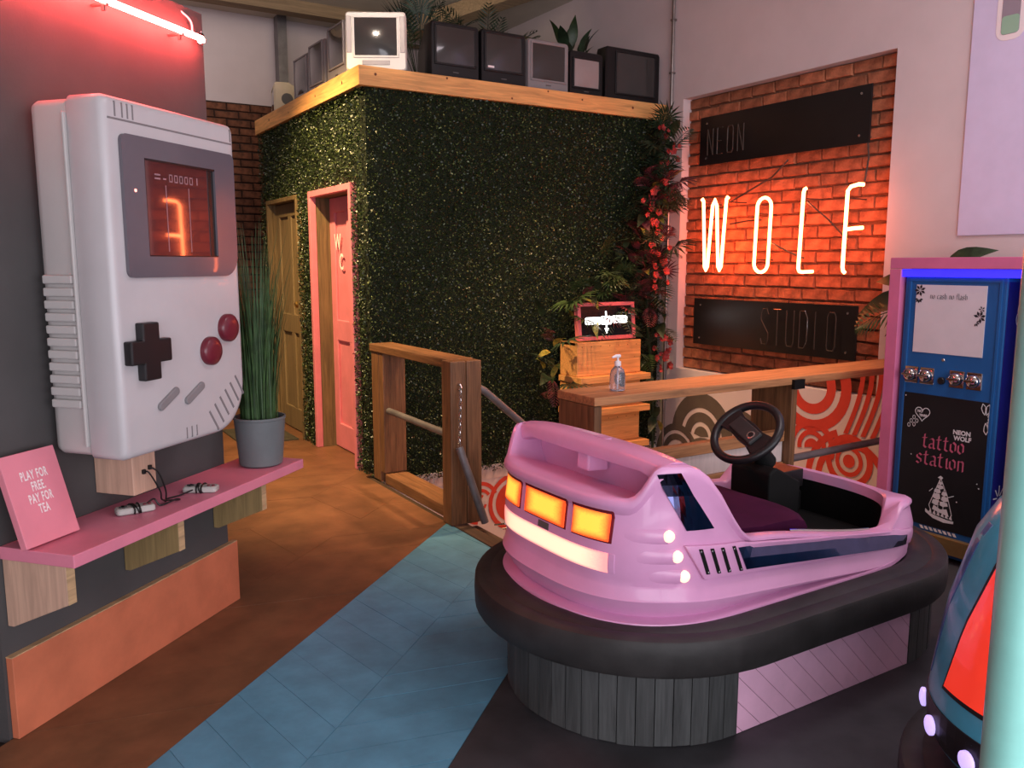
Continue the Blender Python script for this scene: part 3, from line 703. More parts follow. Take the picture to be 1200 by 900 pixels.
# potted grass
pg = T('potted_grass', 'tall artificial grass in a grey pot on the shelf end', 'plant', (2.99, 2.005, ZS), 'L')
b = B(); b.lathe([(0.078, 0), (0.088, 0.006), (0.098, 0.12), (0.104, 0.195), (0.107, 0.198), (0.107, 0.207), (0.100, 0.207), (0.098, 0.185)], (2.99, 2.005, ZS + 0.0005), 36); b.build('pot', 'pot_grey', pg, smooth=True)
b = B(); b.disc((2.99, 2.005, ZS + 0.17), (0, 0, 1), 0.097, 0.012, 24); b.build('soil', 'soil', pg)
b = B()
for k in range(420):
    q = random.uniform(0, 2 * PI); r = 0.075 * math.sqrt(random.random()); h = random.uniform(0.35, 0.86) * (1.05 - 0.4 * r / 0.075 * random.random())
    lean = random.uniform(0.02, 0.22) * h; q2 = q + random.uniform(-0.7, 0.7); x0, y0 = 2.99 + r * math.cos(q), 2.005 + r * math.sin(q); w = random.uniform(0.002, 0.0038)
    vs = []; px, py = -math.sin(q2), math.cos(q2)
    for j in range(5):
        t = j / 4; d = lean * t * t; ww = w * (1 - t ** 2) + 0.0002; x = x0 + d * math.cos(q2); y = min(y0 + d * math.sin(q2), 2.155 if x < 2.97 else 9); z = ZS + 0.18 + h * t
        vs += [(x - px * ww, y - py * ww, z), (x + px * ww, y + py * ww, z)]
    b.add(vs, [(2 * j, 2 * j + 1, 2 * j + 3, 2 * j + 2) for j in range(4)])
o = b.build('grass', 'grass_blade', pg); o['kind'] = 'stuff'
# red neon tube along the wall's top
ne = T('neon_tube', 'straight red neon tube high on the charcoal wall', 'neon tube', (2.4, 2.165, 2.31), 'L')
b = B(); b.tube([(1.95, 2.118, 2.312), (2.885, 2.118, 2.312), (2.90, 2.125, 2.311), (2.902, 2.14, 2.311)], 0.011, 10); b.build('tube', 'neon_red', ne, smooth=True)
for s in (2.10, 2.378, 2.755):
    b = B(); b.box(s - 0.006, s + 0.006, 2.10, 2.163, 2.292, 2.299); b.box(s - 0.004, s + 0.004, 2.112, 2.124, 2.276, 2.299); b.build('clip', 'metal_bracket', ne)
b = B(); b.tube(spline([(2.895, 2.14, 2.305), (2.93, 2.15, 2.33), (2.955, 2.18, 2.375), (2.93, 2.2, 2.425), (2.88, 2.21, 2.432)]), 0.005, 8); b.tube(spline([(2.86, 2.14, 2.33), (2.86, 2.15, 2.38), (2.80, 2.19, 2.428)]), 0.004, 8); b.build('lead_wire', 'pump_white', ne, smooth=True)
b = B(); b.tube([(2.87, 2.13, 2.318), (2.905, 2.13, 2.330)], 0.010, 8); b.build('end_cap', 'pad_black', ne)

# ================================================================== old televisions on the booth roof
ZT = 2.661
def crt(label, w, h, d, loc, rotz, body, glass='tv_glass', style='low', rise=0.0, sc=None):
    """front at local y=0 facing -y, base at z=0"""
    t = T('television', label, 'television', (0, 0, 0), group='old televisions along the booth roof')
    b = B()
    def ring(y, kx, z0, z1, r=0.02): return [(p[0], y, p[1]) for p in rrect(-w / 2 * kx, w / 2 * kx, z0, z1, r, 3)]
    b.loft([ring(0.0, 0.97, 0.006, h - 0.008), ring(0.012, 1.0, 0.0, h), ring(d * 0.28, 1.0, 0.0, h), ring(d * 0.36, 0.93, 0.0, h * 0.95), ring(d, 0.62, 0.0, h * 0.72)])
    b.build('cabinet', body, t, smooth=True, angle=30)
    # screen rectangle (local)
    x0, x1, z0, z1 = sc if sc else (-w * 0.39, w * 0.39, h * 0.30, h * 0.92)
    b = B(); fr = [(x0 - 0.014, x1 + 0.014, z0 - 0.014, z0), (x0 - 0.014, x1 + 0.014, z1, z1 + 0.014), (x0 - 0.014, x0, z0, z1), (x1, x1 + 0.014, z0, z1)]
    for q in fr: b.box(q[0], q[1], -0.009, 0.004, q[2], q[3])
    b.build('screen_frame', body, t, bevel=0.003)
    g = []; n = 9
    for i in range(n):
        row = []
        for j in range(n):
            u = -1 + 2 * i / (n - 1); v = -1 + 2 * j / (n - 1)
            row.append(((x0 + x1) / 2 + u * (x1 - x0) / 2, -0.003 - 0.010 * (1 - u * u) * (1 - v * v) - 0.002 * (2 - u * u - v * v), (z0 + z1) / 2 + v * (z1 - z0) / 2))
        g.append(row)
    b = B(); b.slab(g, lambda i, j: (0, 1, 0), 0.006); b.build('screen', glass, t, smooth=True, angle=50)
    if style in ('low', 'vcr'):
        b = B(); b.box(-w * 0.26, w * 0.26, -0.004, 0.003, h * 0.07, h * 0.19); b.build('control_flap', body, t, bevel=0.003)
        b = B(); b.box(-0.022, 0.022, -0.0055, 0.002, h * 0.235, h * 0.25); b.build('badge', 'tv_detail', t)
        for x in (-0.30, 0.30):
            b = B(); b.disc((w * x, -0.0005, h * 0.13), (0, -1, 0), 0.007, 0.004, 10); b.build('knob', 'tv_detail', t)
    if style == 'vcr':
        b = B(); b.box(-w * 0.22, w * 0.22, -0.0056, 0.001, h * 0.10, h * 0.155); b.build('tape_slot', 'tv_detail', t)
    if style == 'speakers':
        for sx in (-1, 1):
            b = B(); b.box(sx * w * 0.445 - w * 0.04, sx * w * 0.445 + w * 0.04, -0.003, 0.004, h * 0.30, h * 0.92); b.build('speaker_grille', 'tv_silver', t, bevel=0.002)
        b = B(); b.box(-w * 0.23, w * 0.23, -0.004, 0.002, h * 0.09, h * 0.17); b.build('tape_slot', 'tv_silver', t, bevel=0.002)
    if rise > 0:
        b = B(); b.box(-w * 0.42, w * 0.40, 0.02, d * 0.7, -rise, 0.0); b.build('base', body, t, bevel=0.004)
    t.o.location = (loc[0], loc[1], loc[2] + rise); t.o.rotation_euler = (0, 0, rotz)
    return t
yb = 5.335
crt('black television next to the white one', 0.375, 0.43, 0.36, (2.835, yb, ZT), 0.0, 'tv_black', sc=(-0.148, 0.148, 0.160, 0.402))
crt('second black television with a small white sticker on its glass', 0.375, 0.43, 0.36, (3.225, yb, ZT), 0.0, 'tv_black', sc=(-0.148, 0.148, 0.160, 0.402))
tvs = crt('silver grey television between two black ones', 0.365, 0.42, 0.36, (3.612, yb, ZT), 0.0, 'tv_silver', sc=(-0.143, 0.143, 0.140, 0.388))
crt('small black television with a pale bulging screen', 0.315, 0.385, 0.33, (3.962, yb, ZT), 0.0, 'tv_black', 'tv_glass_pale', sc=(-0.115, 0.115, 0.125, 0.325))
crt('big black television at the wall end of the row', 0.545, 0.46, 0.42, (4.425, yb, ZT), 0.0, 'tv_black', sc=(-0.17, 0.21, 0.12, 0.42))
crt('white television with speakers on the booth corner lit by a spot', 0.400, 0.375, 0.28, (2.285, 5.43, ZT), math.radians(-30), 'tv_white', style='speakers', rise=0.075, sc=(-0.140, 0.140, 0.095, 0.335))
crt('tall silver television with a tape slot beside the white one', 0.37, 0.45, 0.34, (2.165, 5.855, ZT), math.radians(-89), 'tv_silver', style='vcr', sc=(-0.135, 0.135, 0.17, 0.43))
crt('silver television with a curved screen second from the beige set', 0.335, 0.42, 0.34, (2.165, 6.285, ZT), math.radians(-88), 'tv_silver', sc=(-0.125, 0.125, 0.13, 0.40))
crt('slim silver television next to the beige set', 0.33, 0.40, 0.34, (2.165, 6.655, ZT), math.radians(-88), 'tv_silver', sc=(-0.13, 0.13, 0.11, 0.375))
bt = crt('beige portable television turned sideways at the far end', 0.34, 0.33, 0.42, (2.19, 7.50, ZT), math.radians(-102), 'tv_beige', sc=(-0.13, 0.13, 0.06, 0.29), style='plain')
b = B(); b.lathe([(0.048, 0), (0.050, 0.003), (0.044, 0.006)], seg=20); b.v = [(0.166 + z, 0.10 + x, 0.19 + y) for x, y, z in b.v]; b.build('speaker_grille', 'tv_detail', bt)
for t in (tvs,):
    for x in (-0.10, 0.0, 0.10):
        b = B(); b.box(x - 0.012, x + 0.012, -0.005, 0.001, 0.03, 0.04); b.build('push_button', 'tv_detail', t)
# sticker on the second black set
for o in [o for o in COL.objects if o.get('label') == 'second black television with a small white sticker on its glass']:
    b = B(); b.box(-0.135, -0.085, -0.012, -0.004, 0.17, 0.184); me = b.mesh('sticker', 'white_print'); s_ = bpy.data.objects.new('sticker', me); COL.objects.link(s_); s_.parent = o

# ---- leaves
def leaf_mesh(name, L, W, bend, mat, fold=0.25):
    b = B(); n = 7; vs = []
    for i in range(n):
        t = i / (n - 1); w = W * math.sin(PI * (t ** 0.75)) * 0.5 + 0.0006; y = L * t; z = bend * L * (t - t * t * 1.6)
        vs += [(-w, y, z + w * fold), (0, y, z), (w, y, z + w * fold)]
    fs = [(3 * i + j, 3 * i + j + 1, 3 * i + j + 4, 3 * i + j + 3) for i in range(n - 1) for j in (0, 1)]
    b.add(vs, fs); me = b.mesh(name, mat, smooth=True, angle=80); return me
def frond_mesh(name, L, n, mat, spread=0.42, w=0.012, droop=0.5):
    b = B(); 
    def P(t): return Vector((0, L * t, L * droop * (t * 0.6 - t * t * 0.9)))
    b.tube([P(k / 6) for k in range(7)], [0.003 * (1 - k / 7) + 0.0008 for k in range(7)], 5)
    for i in range(n):
        t = 0.12 + 0.86 * i / (n - 1); p = P(t); ll = spread * L * math.sin(PI * (0.18 + 0.75 * t)) 
        for s in (-1, 1):
            d = Vector((s * 0.80, 0.60, -0.12)).normalized(); q = p + d * ll; side = Vector((-d.y, d.x, 0)) * w * 0.5; m = p + d * ll * 0.45 + Vector((0, 0, 0.006))
            b.add([p, m + side, q, m - side], [(0, 1, 2, 3)])
    return b.mesh(name, mat)
def palm_mesh(name, R, n, mat, w=0.02):
    b = B(); b.tube([(0, 0, 0), (0, R * 0.5, 0.01)], 0.003, 5); c = Vector((0, R * 0.5, 0.01))
    for i in range(n):
        q = math.radians(-105 + 210 * i / (n - 1)); d = Vector((math.sin(q), math.cos(q), 0.12 * math.cos(q))); s = Vector((d.y, -d.x, 0)) * w * 0.5; rr = R * (0.62 + 0.25 * math.cos(q))
        b.add([c, c + d * rr * 0.5 + s + Vector((0, 0, 0.01)), c + d * rr - Vector((0, 0, 0.02)), c + d * rr * 0.5 - s + Vector((0, 0, 0.01))], [(0, 1, 2, 3)])
    return b.mesh(name, mat)
def blossom_mesh(name, r, mat):
    b = B()
    for k in range(5):
        q = 2 * PI * k / 5; d = Vector((math.cos(q), math.sin(q), 0.5)); s = Vector((-math.sin(q), math.cos(q), 0)) * r * 0.45
        b.add([(0, 0, 0), d * r * 0.6 + s, d * r, d * r * 0.6 - s], [(0, 1, 2, 3)])
    return b.mesh(name, mat)
LEAF = {
 'leaf_d': leaf_mesh('leaf', 0.20, 0.075, 0.25, 'leaf_dark'), 'leaf_g': leaf_mesh('leaf', 0.17, 0.06, 0.3, 'leaf_green'),
 'leaf_y': leaf_mesh('leaf', 0.20, 0.055, 0.3, 'leaf_yellow'), 'leaf_p': leaf_mesh('leaf', 0.15, 0.06, 0.3, 'leaf_purple'),
 'frond_d': frond_mesh('frond', 0.30, 11, 'leaf_dark'), 'frond_p': frond_mesh('frond', 0.22, 11, 'leaf_purple'), 'frond_g': frond_mesh('frond', 0.26, 11, 'leaf_green'),
 'palm_d': palm_mesh('palm_leaf', 0.24, 13, 'leaf_dark'), 'palm_p': palm_mesh('palm_leaf', 0.20, 13, 'leaf_purple'), 'palm_g': palm_mesh('palm_leaf', 0.22, 13, 'leaf_green'),
 'flower': blossom_mesh('blossom', 0.040, 'blossom')}
def put_leaf(kind, parent, p, d, up=(0, 0, 1), scale=1.0, roll=0.0):
    me = LEAF[kind]; o = bpy.data.objects.new({'l': 'leaf', 'f': 'frond', 'p': 'palm_leaf'}[kind[0]] if kind != 'flower' else 'blossom', me); COL.objects.link(o)
    y = Vector(d).normalized(); x = y.cross(Vector(up)); x = x.normalized() if x.length > 1e-4 else Vector((1, 0, 0)); z = x.cross(y)
    R = Matrix((x, y, z)).transposed().to_4x4() @ Matrix.Rotation(roll, 4, 'Y')
    off = parent.off; o.parent = parent.o
    o.matrix_local = Matrix.Translation(Vector(p) - Vector(off)) @ R @ Matrix.Scale(scale, 4); return o
# small palms standing behind the sets
for (label, c, n, kinds, sc, reach) in (
    ('dark feathery palm behind the first black television', (2.90, 6.05, 2.80), 15, ('frond_d', 'palm_d'), 1.3, 0.58),
    ('small spiky palm behind the second black television', (3.50, 6.05, 2.78), 9, ('frond_d',), 1.2, 0.55),
    ('broad leaved plant behind the two right hand televisions', (4.30, 6.02, 2.70), 11, ('leaf_d', 'leaf_d', 'leaf_g'), 1.5, 0.66)):
    t = T('potted_palm', label, 'plant', (c[0], c[1], ZT), group='plants behind the televisions')
    b = B(); b.lathe([(0.05, 0), (0.065, 0.12), (0.06, 0.12)], (c[0], c[1], ZT + 0.001), 14); b.build('pot', 'pot_grey', t)
    for k in range(n):
        q = 2 * PI * k / n + random.uniform(-0.3, 0.3); el = random.uniform(0.95, 1.4); d = Vector((math.cos(q) * math.cos(el), math.sin(q) * math.cos(el), math.sin(el)))
        p0 = Vector((c[0], c[1], ZT + 0.11)); p1 = p0 + d * reach * random.uniform(0.5, 0.95)
        b = B(); b.tube([p0, p1], 0.003, 5); b.build('stem', 'leaf_dark', t)
        put_leaf(random.choice(kinds), t, p1, d + Vector((0, 0, -0.25)), scale=sc * random.uniform(0.7, 1.0))

# ================================================================== neon word on the brick niche
sx = 4.60
nw = T('neon_sign', 'glowing orange neon letters spelling WOLF on the brick niche', 'neon sign', (X_W + 0.07, 4.05, 1.40))
def ntube(pts, r=0.0115, mat='neon_orange', name='letter_tube', lab=None):
    b = B(); b.tube([(sx, y, z) for y, z in pts] if len(pts[0]) == 2 else pts, r, 8); return b.build(name, mat, nw, smooth=True, label=lab)
W_ = [(4.715, 1.925), (4.705, 1.935), (4.695, 1.92), (4.665, 1.43), (4.650, 1.402), (4.635, 1.43), (4.60, 1.88), (4.578, 1.925), (4.557, 1.88), (4.525, 1.43), (4.51, 1.402), (4.495, 1.43), (4.463, 1.92), (4.453, 1.935), (4.443, 1.925)]
ntube(W_, lab='letter W')
O_ = []
for k in range(11): q = PI * k / 10; O_.append((4.105 + 0.062 * math.cos(q), 1.845 + 0.062 * math.sin(q)))
for k in range(11): q = PI + PI * k / 10; O_.append((4.115 + 0.062 * math.cos(q), 1.455 + 0.062 * math.sin(q)))
b = B(); b.tube([(sx, y, z) for y, z in O_], 0.0115, 8, closed=True); b.build('letter_tube', 'neon_orange', nw, smooth=True, label='letter O')
ntube([(3.755, 1.945), (3.768, 1.94), (3.775, 1.92), (3.79, 1.42), (3.780, 1.402), (3.76, 1.397), (3.672, 1.402)], lab='letter L')
ntube([(3.325, 1.935), (3.36, 1.94), (3.415, 1.93), (3.437, 1.905), (3.445, 1.43), (3.438, 1.405), (3.425, 1.395)], lab='letter F')
ntube([(sx, 3.442, 1.665), (sx + 0.02, 3.40, 1.672), (sx + 0.03, 3.335, 1.675)])
# supports back to the bricks and dark linking glass
for (y, z) in ((4.70, 1.90), (4.45, 1.90), (4.65, 1.45), (4.51, 1.45), (4.167, 1.80), (4.175, 1.48), (3.775, 1.88), (3.788, 1.45), (3.44, 1.86), (3.444, 1.45)):
    b = B(); b.tube([(sx + 0.008, y, z), (X_W + 0.075, y, z)], 0.005, 6); b.build('stand_off', 'dead_tube', nw)
for P in ([(4.62, 4.44, 1.90), (4.66, 4.10, 2.05), (4.70, 4.0, 2.16)], [(4.62, 3.76, 1.86), (4.66, 3.62, 1.74), (4.66, 3.46, 1.60)], [(4.62, 4.05, 1.60), (4.66, 3.92, 1.53), (4.66, 3.80, 1.49)], [(4.62, 4.44, 1.74), (4.66, 4.30, 1.76), (4.66, 4.18, 1.76)], [(4.62, 3.34, 1.92), (4.68, 3.36, 2.1), (4.68, 3.37, 2.2)]):
    b = B(); b.tube(P, 0.006, 6); b.build('link_tube', 'dead_tube', nw, smooth=True)
# the two black boards, with unlit glass letters
def strokes(word):
    G = {'N': [[(0, 0), (0, 1)], [(0, 1), (.5, 0)], [(.5, 0), (.5, 1)]], 'E': [[(.45, 1), (0, 1), (0, 0), (.45, 0)], [(0, .5), (.35, .5)]], 'O': [[(.05, 0), (0, .1), (0, .9), (.1, 1), (.4, 1), (.5, .9), (.5, .1), (.4, 0), (.05, 0)]],
         'S': [[(.5, .85), (.4, 1), (.1, 1), (0, .85), (0, .68), (.5, .32), (.5, .12), (.4, 0), (.1, 0), (0, .15)]], 'T': [[(0, 1), (.5, 1)], [(.25, 1), (.25, 0)]], 'U': [[(0, 1), (0, .12), (.1, 0), (.4, 0), (.5, .12), (.5, 1)]],
         'D': [[(0, 0), (0, 1), (.32, 1), (.5, .82), (.5, .18), (.32, 0), (0, 0)]], 'I': [[(.12, 0), (.12, 1)]]}
    return [G[c] for c in word]
def board(label, y0, y1, z0, z1, word, yl, zl, hl, wl, pitch, tilt=0.0):
    t = T('black_board', label, 'sign board', (X_W - 0.02, (y0 + y1) / 2, z0), group='black boards on the niche')
    cy, cz = (y0 + y1) / 2, (z0 + z1) / 2
    def R(y, z): return (cy + (y - cy) * math.cos(tilt) - (z - cz) * math.sin(tilt), cz + (y - cy) * math.sin(tilt) + (z - cz) * math.cos(tilt))
    b = B(); b.prism([R(*p) for p in ((y0, z0), (y1, z0), (y1, z1), (y0, z1))], X_W - 0.045, X_W - 0.033, 'x'); b.build('board', 'black_panel', t, bevel=0.001)
    for (y, z) in ((y0 + 0.07, z0 + 0.05), (y1 - 0.07, z0 + 0.05), (y0 + 0.07, z1 - 0.05), (y1 - 0.07, z1 - 0.05)):
        q = R(y, z); b = B(); b.tube([(X_W - 0.05, q[0], q[1]), (X_W + 0.072, q[0], q[1])], 0.008, 8); b.build('fixing', 'screw', t)
    for k, ch in enumerate(strokes(word)):
        b = B()
        for st_ in ch: b.tube([(X_W - 0.075, *R(yl - k * pitch - x * wl, zl + z * hl)) for x, z in st_], 0.0042, 6)
        b.build('unlit_letter', 'dead_tube', t, smooth=True)
board('upper black board above the glowing letters', 3.36, 4.83, 2.195, 2.55, 'NEON', 4.72, 2.26, 0.19, 0.11, 0.10)
board('lower black board with the unlit word STUDIO', 3.37, 4.84, 0.83, 1.185, 'STUDIO', 4.13, 0.885, 0.25, 0.13, 0.112, 0.0)
# conduit running down the corner
cd = T('wall_conduit', 'thin metal conduit pipe running up the wall corner', 'pipe', (X_W - 0.02, 5.19, 0.5))
b = B(); b.tube([(X_W - 0.022, 5.19, -0.9), (X_W - 0.022, 5.19, CEIL)], 0.0125, 10); b.build('pipe', 'steel_pipe', cd, smooth=True)
b = B(); b.disc((X_W - 0.001, 5.19, 2.59), (-1, 0, 0), 0.034, 0.04, 16); b.build('junction_box', 'grey_pipe', cd)
for z in (0.9, 1.5, 2.08, 2.95, 3.35):
    b = B(); b.box(X_W - 0.04, X_W, 5.172, 5.208, z - 0.008, z + 0.008); b.build('saddle', 'steel_pipe', cd, bevel=0.003)
cd2 = T('roof_conduit', 'dark conduit crossing the wall above the televisions', 'pipe', (3.6, 8.55, 3.6))
b = B(); b.tube(spline([(3.1, 8.5, 3.78), (4.0, 8.5, 3.76), (4.66, 8.2, 3.74), (4.69, 7.6, 3.72), (4.69, 7.2, 3.62), (4.69, 7.1, 3.3), (4.69, 7.1, 2.7)], 5), 0.02, 8); b.build('pipe', 'beam_wood', cd2, smooth=True)
# light board high on the right
wp = T('wall_board', 'pale lilac board with a tube symbol high on the right wall', 'board', (X_W, 2.2, 1.61))
b = B(); b.box(X_W - 0.014, X_W - 0.001, 1.55, 2.775, 1.61, 3.35); b.build('board', 'board_white', wp, bevel=0.002)
b = B(); P = rrect(2.492, 2.642, 2.635, 3.2, 0.055, 6); b.prism(P, X_W - 0.0165, X_W - 0.0145, 'x'); b.build('symbol_outline', 'white_print', wp)
b = B(); P = rrect(2.520, 2.615, 2.665, 3.17, 0.02, 6); b.prism(P, X_W - 0.0180, X_W - 0.0165, 'x'); b.build('symbol_fill', 'icon_grey', wp)
b = B(); P = rrect(2.522, 2.613, 2.667, 2.76, 0.016, 6); b.prism(P, X_W - 0.0195, X_W - 0.0180, 'x'); b.build('symbol_level', 'icon_green', wp)

# ================================================================== timber railings
r1 = T('timber_railing', 'heavy timber frame railing by the hedge corner', 'railing', (2.17, 4.6, 0))
b = B(); b.box(2.115, 2.275, 5.03, 5.10, 0.07, 0.872); b.build('post', 'rail_z', r1, bevel=0.006)
b = B(); b.box(2.115, 2.275, 5.105, 5.225, 0.0, 0.872); b.build('post', 'rail_z', r1, bevel=0.006)
b = B(); b.box(2.068, 2.165, 3.985, 4.095, 0.0, 0.925); b.build('post', 'rail_z', r1, bevel=0.006)
b = B(); b.box(2.168, 2.262, 3.985, 4.095, 0.0, 0.925); b.build('post', 'rail_z', r1, bevel=0.006)
b = B(); b.box(2.105, 2.275, 4.098, 5.235, 0.874, 0.925); b.build('top_rail', 'rail_y', r1, bevel=0.006)
b = B(); b.box(2.115, 2.275, 4.098, 5.028, 0.0, 0.068); b.build('bottom_rail', 'rail_y', r1, bevel=0.006)
b = B(); b.tube([(2.15, 5.035, 0.492), (2.15, 4.095, 0.482)], 0.021, 12); b.build('mid_pipe', 'grey_pipe', r1, smooth=True)
hr = T('handrail_pipe', 'grey handrail pipe sloping down from the railing post', 'handrail', (2.27, 4.04, 0.76))
b = B(); b.tube([(2.263, 4.02, 0.765), (2.30, 4.02, 0.745), (3.1, 4.02, 0.07), (3.14, 4.02, 0.07)], 0.021, 12); b.build('pipe', 'grey_pipe', hr, smooth=True)
b = B(); b.tube([(3.1, 4.02, 0.07), (3.1, 4.02, -0.78)], 0.021, 12); b.build('support', 'grey_pipe', hr, smooth=True)
# hanging barrier bar on its chain
hb = T('barrier_bar', 'loose grey barrier bar hanging from a chain on the post', 'barrier bar', (2.24, 3.95, 0.02))
b = B(); b.tube([(2.103, 3.955, 0.455), (2.125, 3.93, 0.36), (2.235, 3.905, 0.02)], 0.022, 12); b.build('bar', 'grey_pipe', hb, smooth=True)
b = B(); b.tube([(2.115, 3.984, 0.80), (2.115, 3.96, 0.80), (2.115, 3.95, 0.785), (2.115, 3.962, 0.765), (2.115, 3.975, 0.775)], 0.006, 8); b.build('hook', 'screw', hb, smooth=True)
for k in range(14):
    z = 0.765 - 0.0225 * k; x = 2.114 - 0.0008 * k; y = 3.955; b = B(); pts = []
    for j in range(8):
        q = 2 * PI * j / 8; pts.append((x + (0.008 * math.cos(q) if k % 2 else 0), y + (0 if k % 2 else 0.008 * math.cos(q)), z - 0.006 + 0.015 * math.sin(q)))
    b.tube(pts, 0.0022, 5, closed=True); b.build('chain_link', 'screw', hb)
b = B(); b.tube([(2.27, 3.86, 0.012), (2.30, 3.80, 0.03), (2.33, 3.77, 0.012), (2.28, 3.79, 0.008)], 0.005, 6); b.build('hook', 'screw', hb)
r2 = T('timber_railing', 'long timber plank railing behind the pink car reaching the machine', 'railing', (3.4, 3.03, 0))
b = B(); b.box(2.225, 4.715, 2.905, 3.195, 0.822, 0.862); b.build('top_plank', 'rail_x', r2, bevel=0.004)
for x in (2.23, 3.535):
    b = B(); b.box(x, x + 0.042, 2.912, 3.19, 0.0, 0.820); b.build('upright_plank', 'rail_z', r2, bevel=0.004)
b = B(); b.box(2.275, 3.532, 2.945, 3.00, 0.512, 0.570); b.build('lower_plank', 'rail_x', r2, bevel=0.004)
b = B(); b.box(2.275, 3.532, 2.96, 2.985, 0.40, 0.510); b.build('pale_panel', 'white_ply', r2)
b = B(); b.box(2.275, 3.532, 2.945, 3.00, 0.335, 0.398); b.build('lower_plank', 'rail_x', r2, bevel=0.004)
b = B(); b.box(2.275, 3.532, 2.96, 2.985, 0.0, 0.333); b.build('pale_panel', 'white_ply', r2)
b = B(); b.tube([(3.58, 2.96, 0.405), (4.70, 2.96, 0.42)], 0.021, 12); b.build('mid_pipe', 'grey_pipe', r2, smooth=True)
b = B(); b.box(3.52, 3.60, 2.885, 2.904, 0.80, 0.85); b.build('bracket', 'car_black', r2)
# ================================================================== wooden planter tower with light box
cr = T('crate_tower', 'stepped pale wood planter tower in front of the hedge', 'planter', (3.96, 5.0, -0.98))
CX0, CX1, CY0, CY1 = 3.66, 4.275, 5.0, 5.22
for (z0, z1, dx, dy) in ((0.612, 0.868, 0.0, 0.0), (0.362, 0.555, 0.0, 0.0), (0.08, 0.305, 0.0, 0.0), (-0.98, 0.025, 0.0, 0.0)):
    b = B(); b.box(CX0, CX1, CY0, CY0 + 0.02, z0, z1); bx = b.build('front_board', 'crate_wood', cr, bevel=0.003)
    for k in range(7):
        b = B(); b.disc((CX0 + 0.045 + k * 0.0875, CY0 - 0.0002, z1 - 0.035), (0, -1, 0), 0.004, 0.001, 8); b.build('nail', 'knot', sub(bx, cr))
    for x in (CX0, CX1 - 0.02):
        b = B(); b.box(x, x + 0.02, CY0 + 0.021, CY1, z0, z1); b.build('side_board', 'crate_wood', cr, bevel=0.003)
for z in (0.582, 0.333, 0.05):
    b = B(); b.box(CX0 - 0.015, CX1 + 0.045, CY0 - 0.075, CY1, z - 0.02, z + 0.03 - 0.002); b.build('ledge', 'crate_wood', cr, bevel=0.003)
b = B(); b.box(CX0, CX1, CY0 + 0.021, CY1, 0.845, 0.866); b.build('top_board', 'crate_wood', cr)
lb = T('light_box', 'pink framed light box with glowing white lettering', 'light box', (3.97, 5.02, 0.87))
tl = math.radians(6)
def lbp(x, y, z): return (3.975 + x, 5.05 + y + math.sin(tl) * z, 0.878 + z * math.cos(tl))
def lbox(x0, x1, y0, y1, z0, z1): 
    b = B(); b.box(x0, x1, y0, y1, z0, z1); b.v = [lbp(*p) for p in b.v]; return b
w, h, e = 0.275, 0.285, 0.028
for q in ((-w, w, -0.02, 0.03, 0.0, e), (-w, w, -0.02, 0.03, h - e, h), (-w, -w + e, -0.02, 0.03, e, h - e), (w - e, w, -0.02, 0.03, e, h - e)):
    lbox(*q).build('frame_bar', 'lightbox_pink', lb, bevel=0.003)
lbox(-w + e, w - e, -0.006, 0.02, e, h - e).build('face', 'lightbox_black', lb)
g = B()
for (x0, x1, z0, z1) in ((-0.20, -0.055, 0.118, 0.172), (-0.05, 0.05, 0.115, 0.178), (0.055, 0.205, 0.122, 0.178)):
    g.prism(rrect(x0, x1, z0, z1, 0.012, 3), -0.0085, -0.006, 'y')
g.prism([(-0.005, 0.06), (0.005, 0.06), (0.005, 0.215), (-0.005, 0.215)], -0.0085, -0.006, 'y'); g.prism([(0, 0.045), (0.018, 0.085), (-0.018, 0.085)], -0.0085, -0.006, 'y')
g.v = [lbp(*p) for p in g.v]; g.build('glowing_lettering', 'lightbox_glow', lb)
# hand sanitiser on the rail
sb = T('soap_bottle', 'clear plastic pump bottle standing on the timber rail', 'bottle', (2.445, 3.02, 0.863))
c = (2.445, 3.02, 0.8632)
b = B(); b.lathe([(0.030, 0), (0.036, 0.004), (0.037, 0.03), (0.036, 0.075), (0.030, 0.098), (0.018, 0.112), (0.014, 0.116), (0.014, 0.122)], c, 24); b.build('body', 'bottle_clear', sb, smooth=True)
b = B(); b.lathe([(0.015, 0.118), (0.0155, 0.122), (0.0155, 0.138), (0.008, 0.141), (0.005, 0.143), (0.005, 0.160)], c, 16); pp = b.build('collar', 'pump_white', sb, smooth=True)
b = B(); b.tube([(c[0] + 0.012, c[1], c[2] + 0.163), (c[0] - 0.01, c[1], c[2] + 0.164), (c[0] - 0.034, c[1], c[2] + 0.158)], [0.008, 0.008, 0.004], 8); b.build('pump_head', 'pump_white', sb, smooth=True)
b = B(); b.tube([(c[0], c[1], c[2] + 0.01), (c[0], c[1], c[2] + 0.118)], 0.003, 6); b.build('dip_tube', 'pump_white', sb)
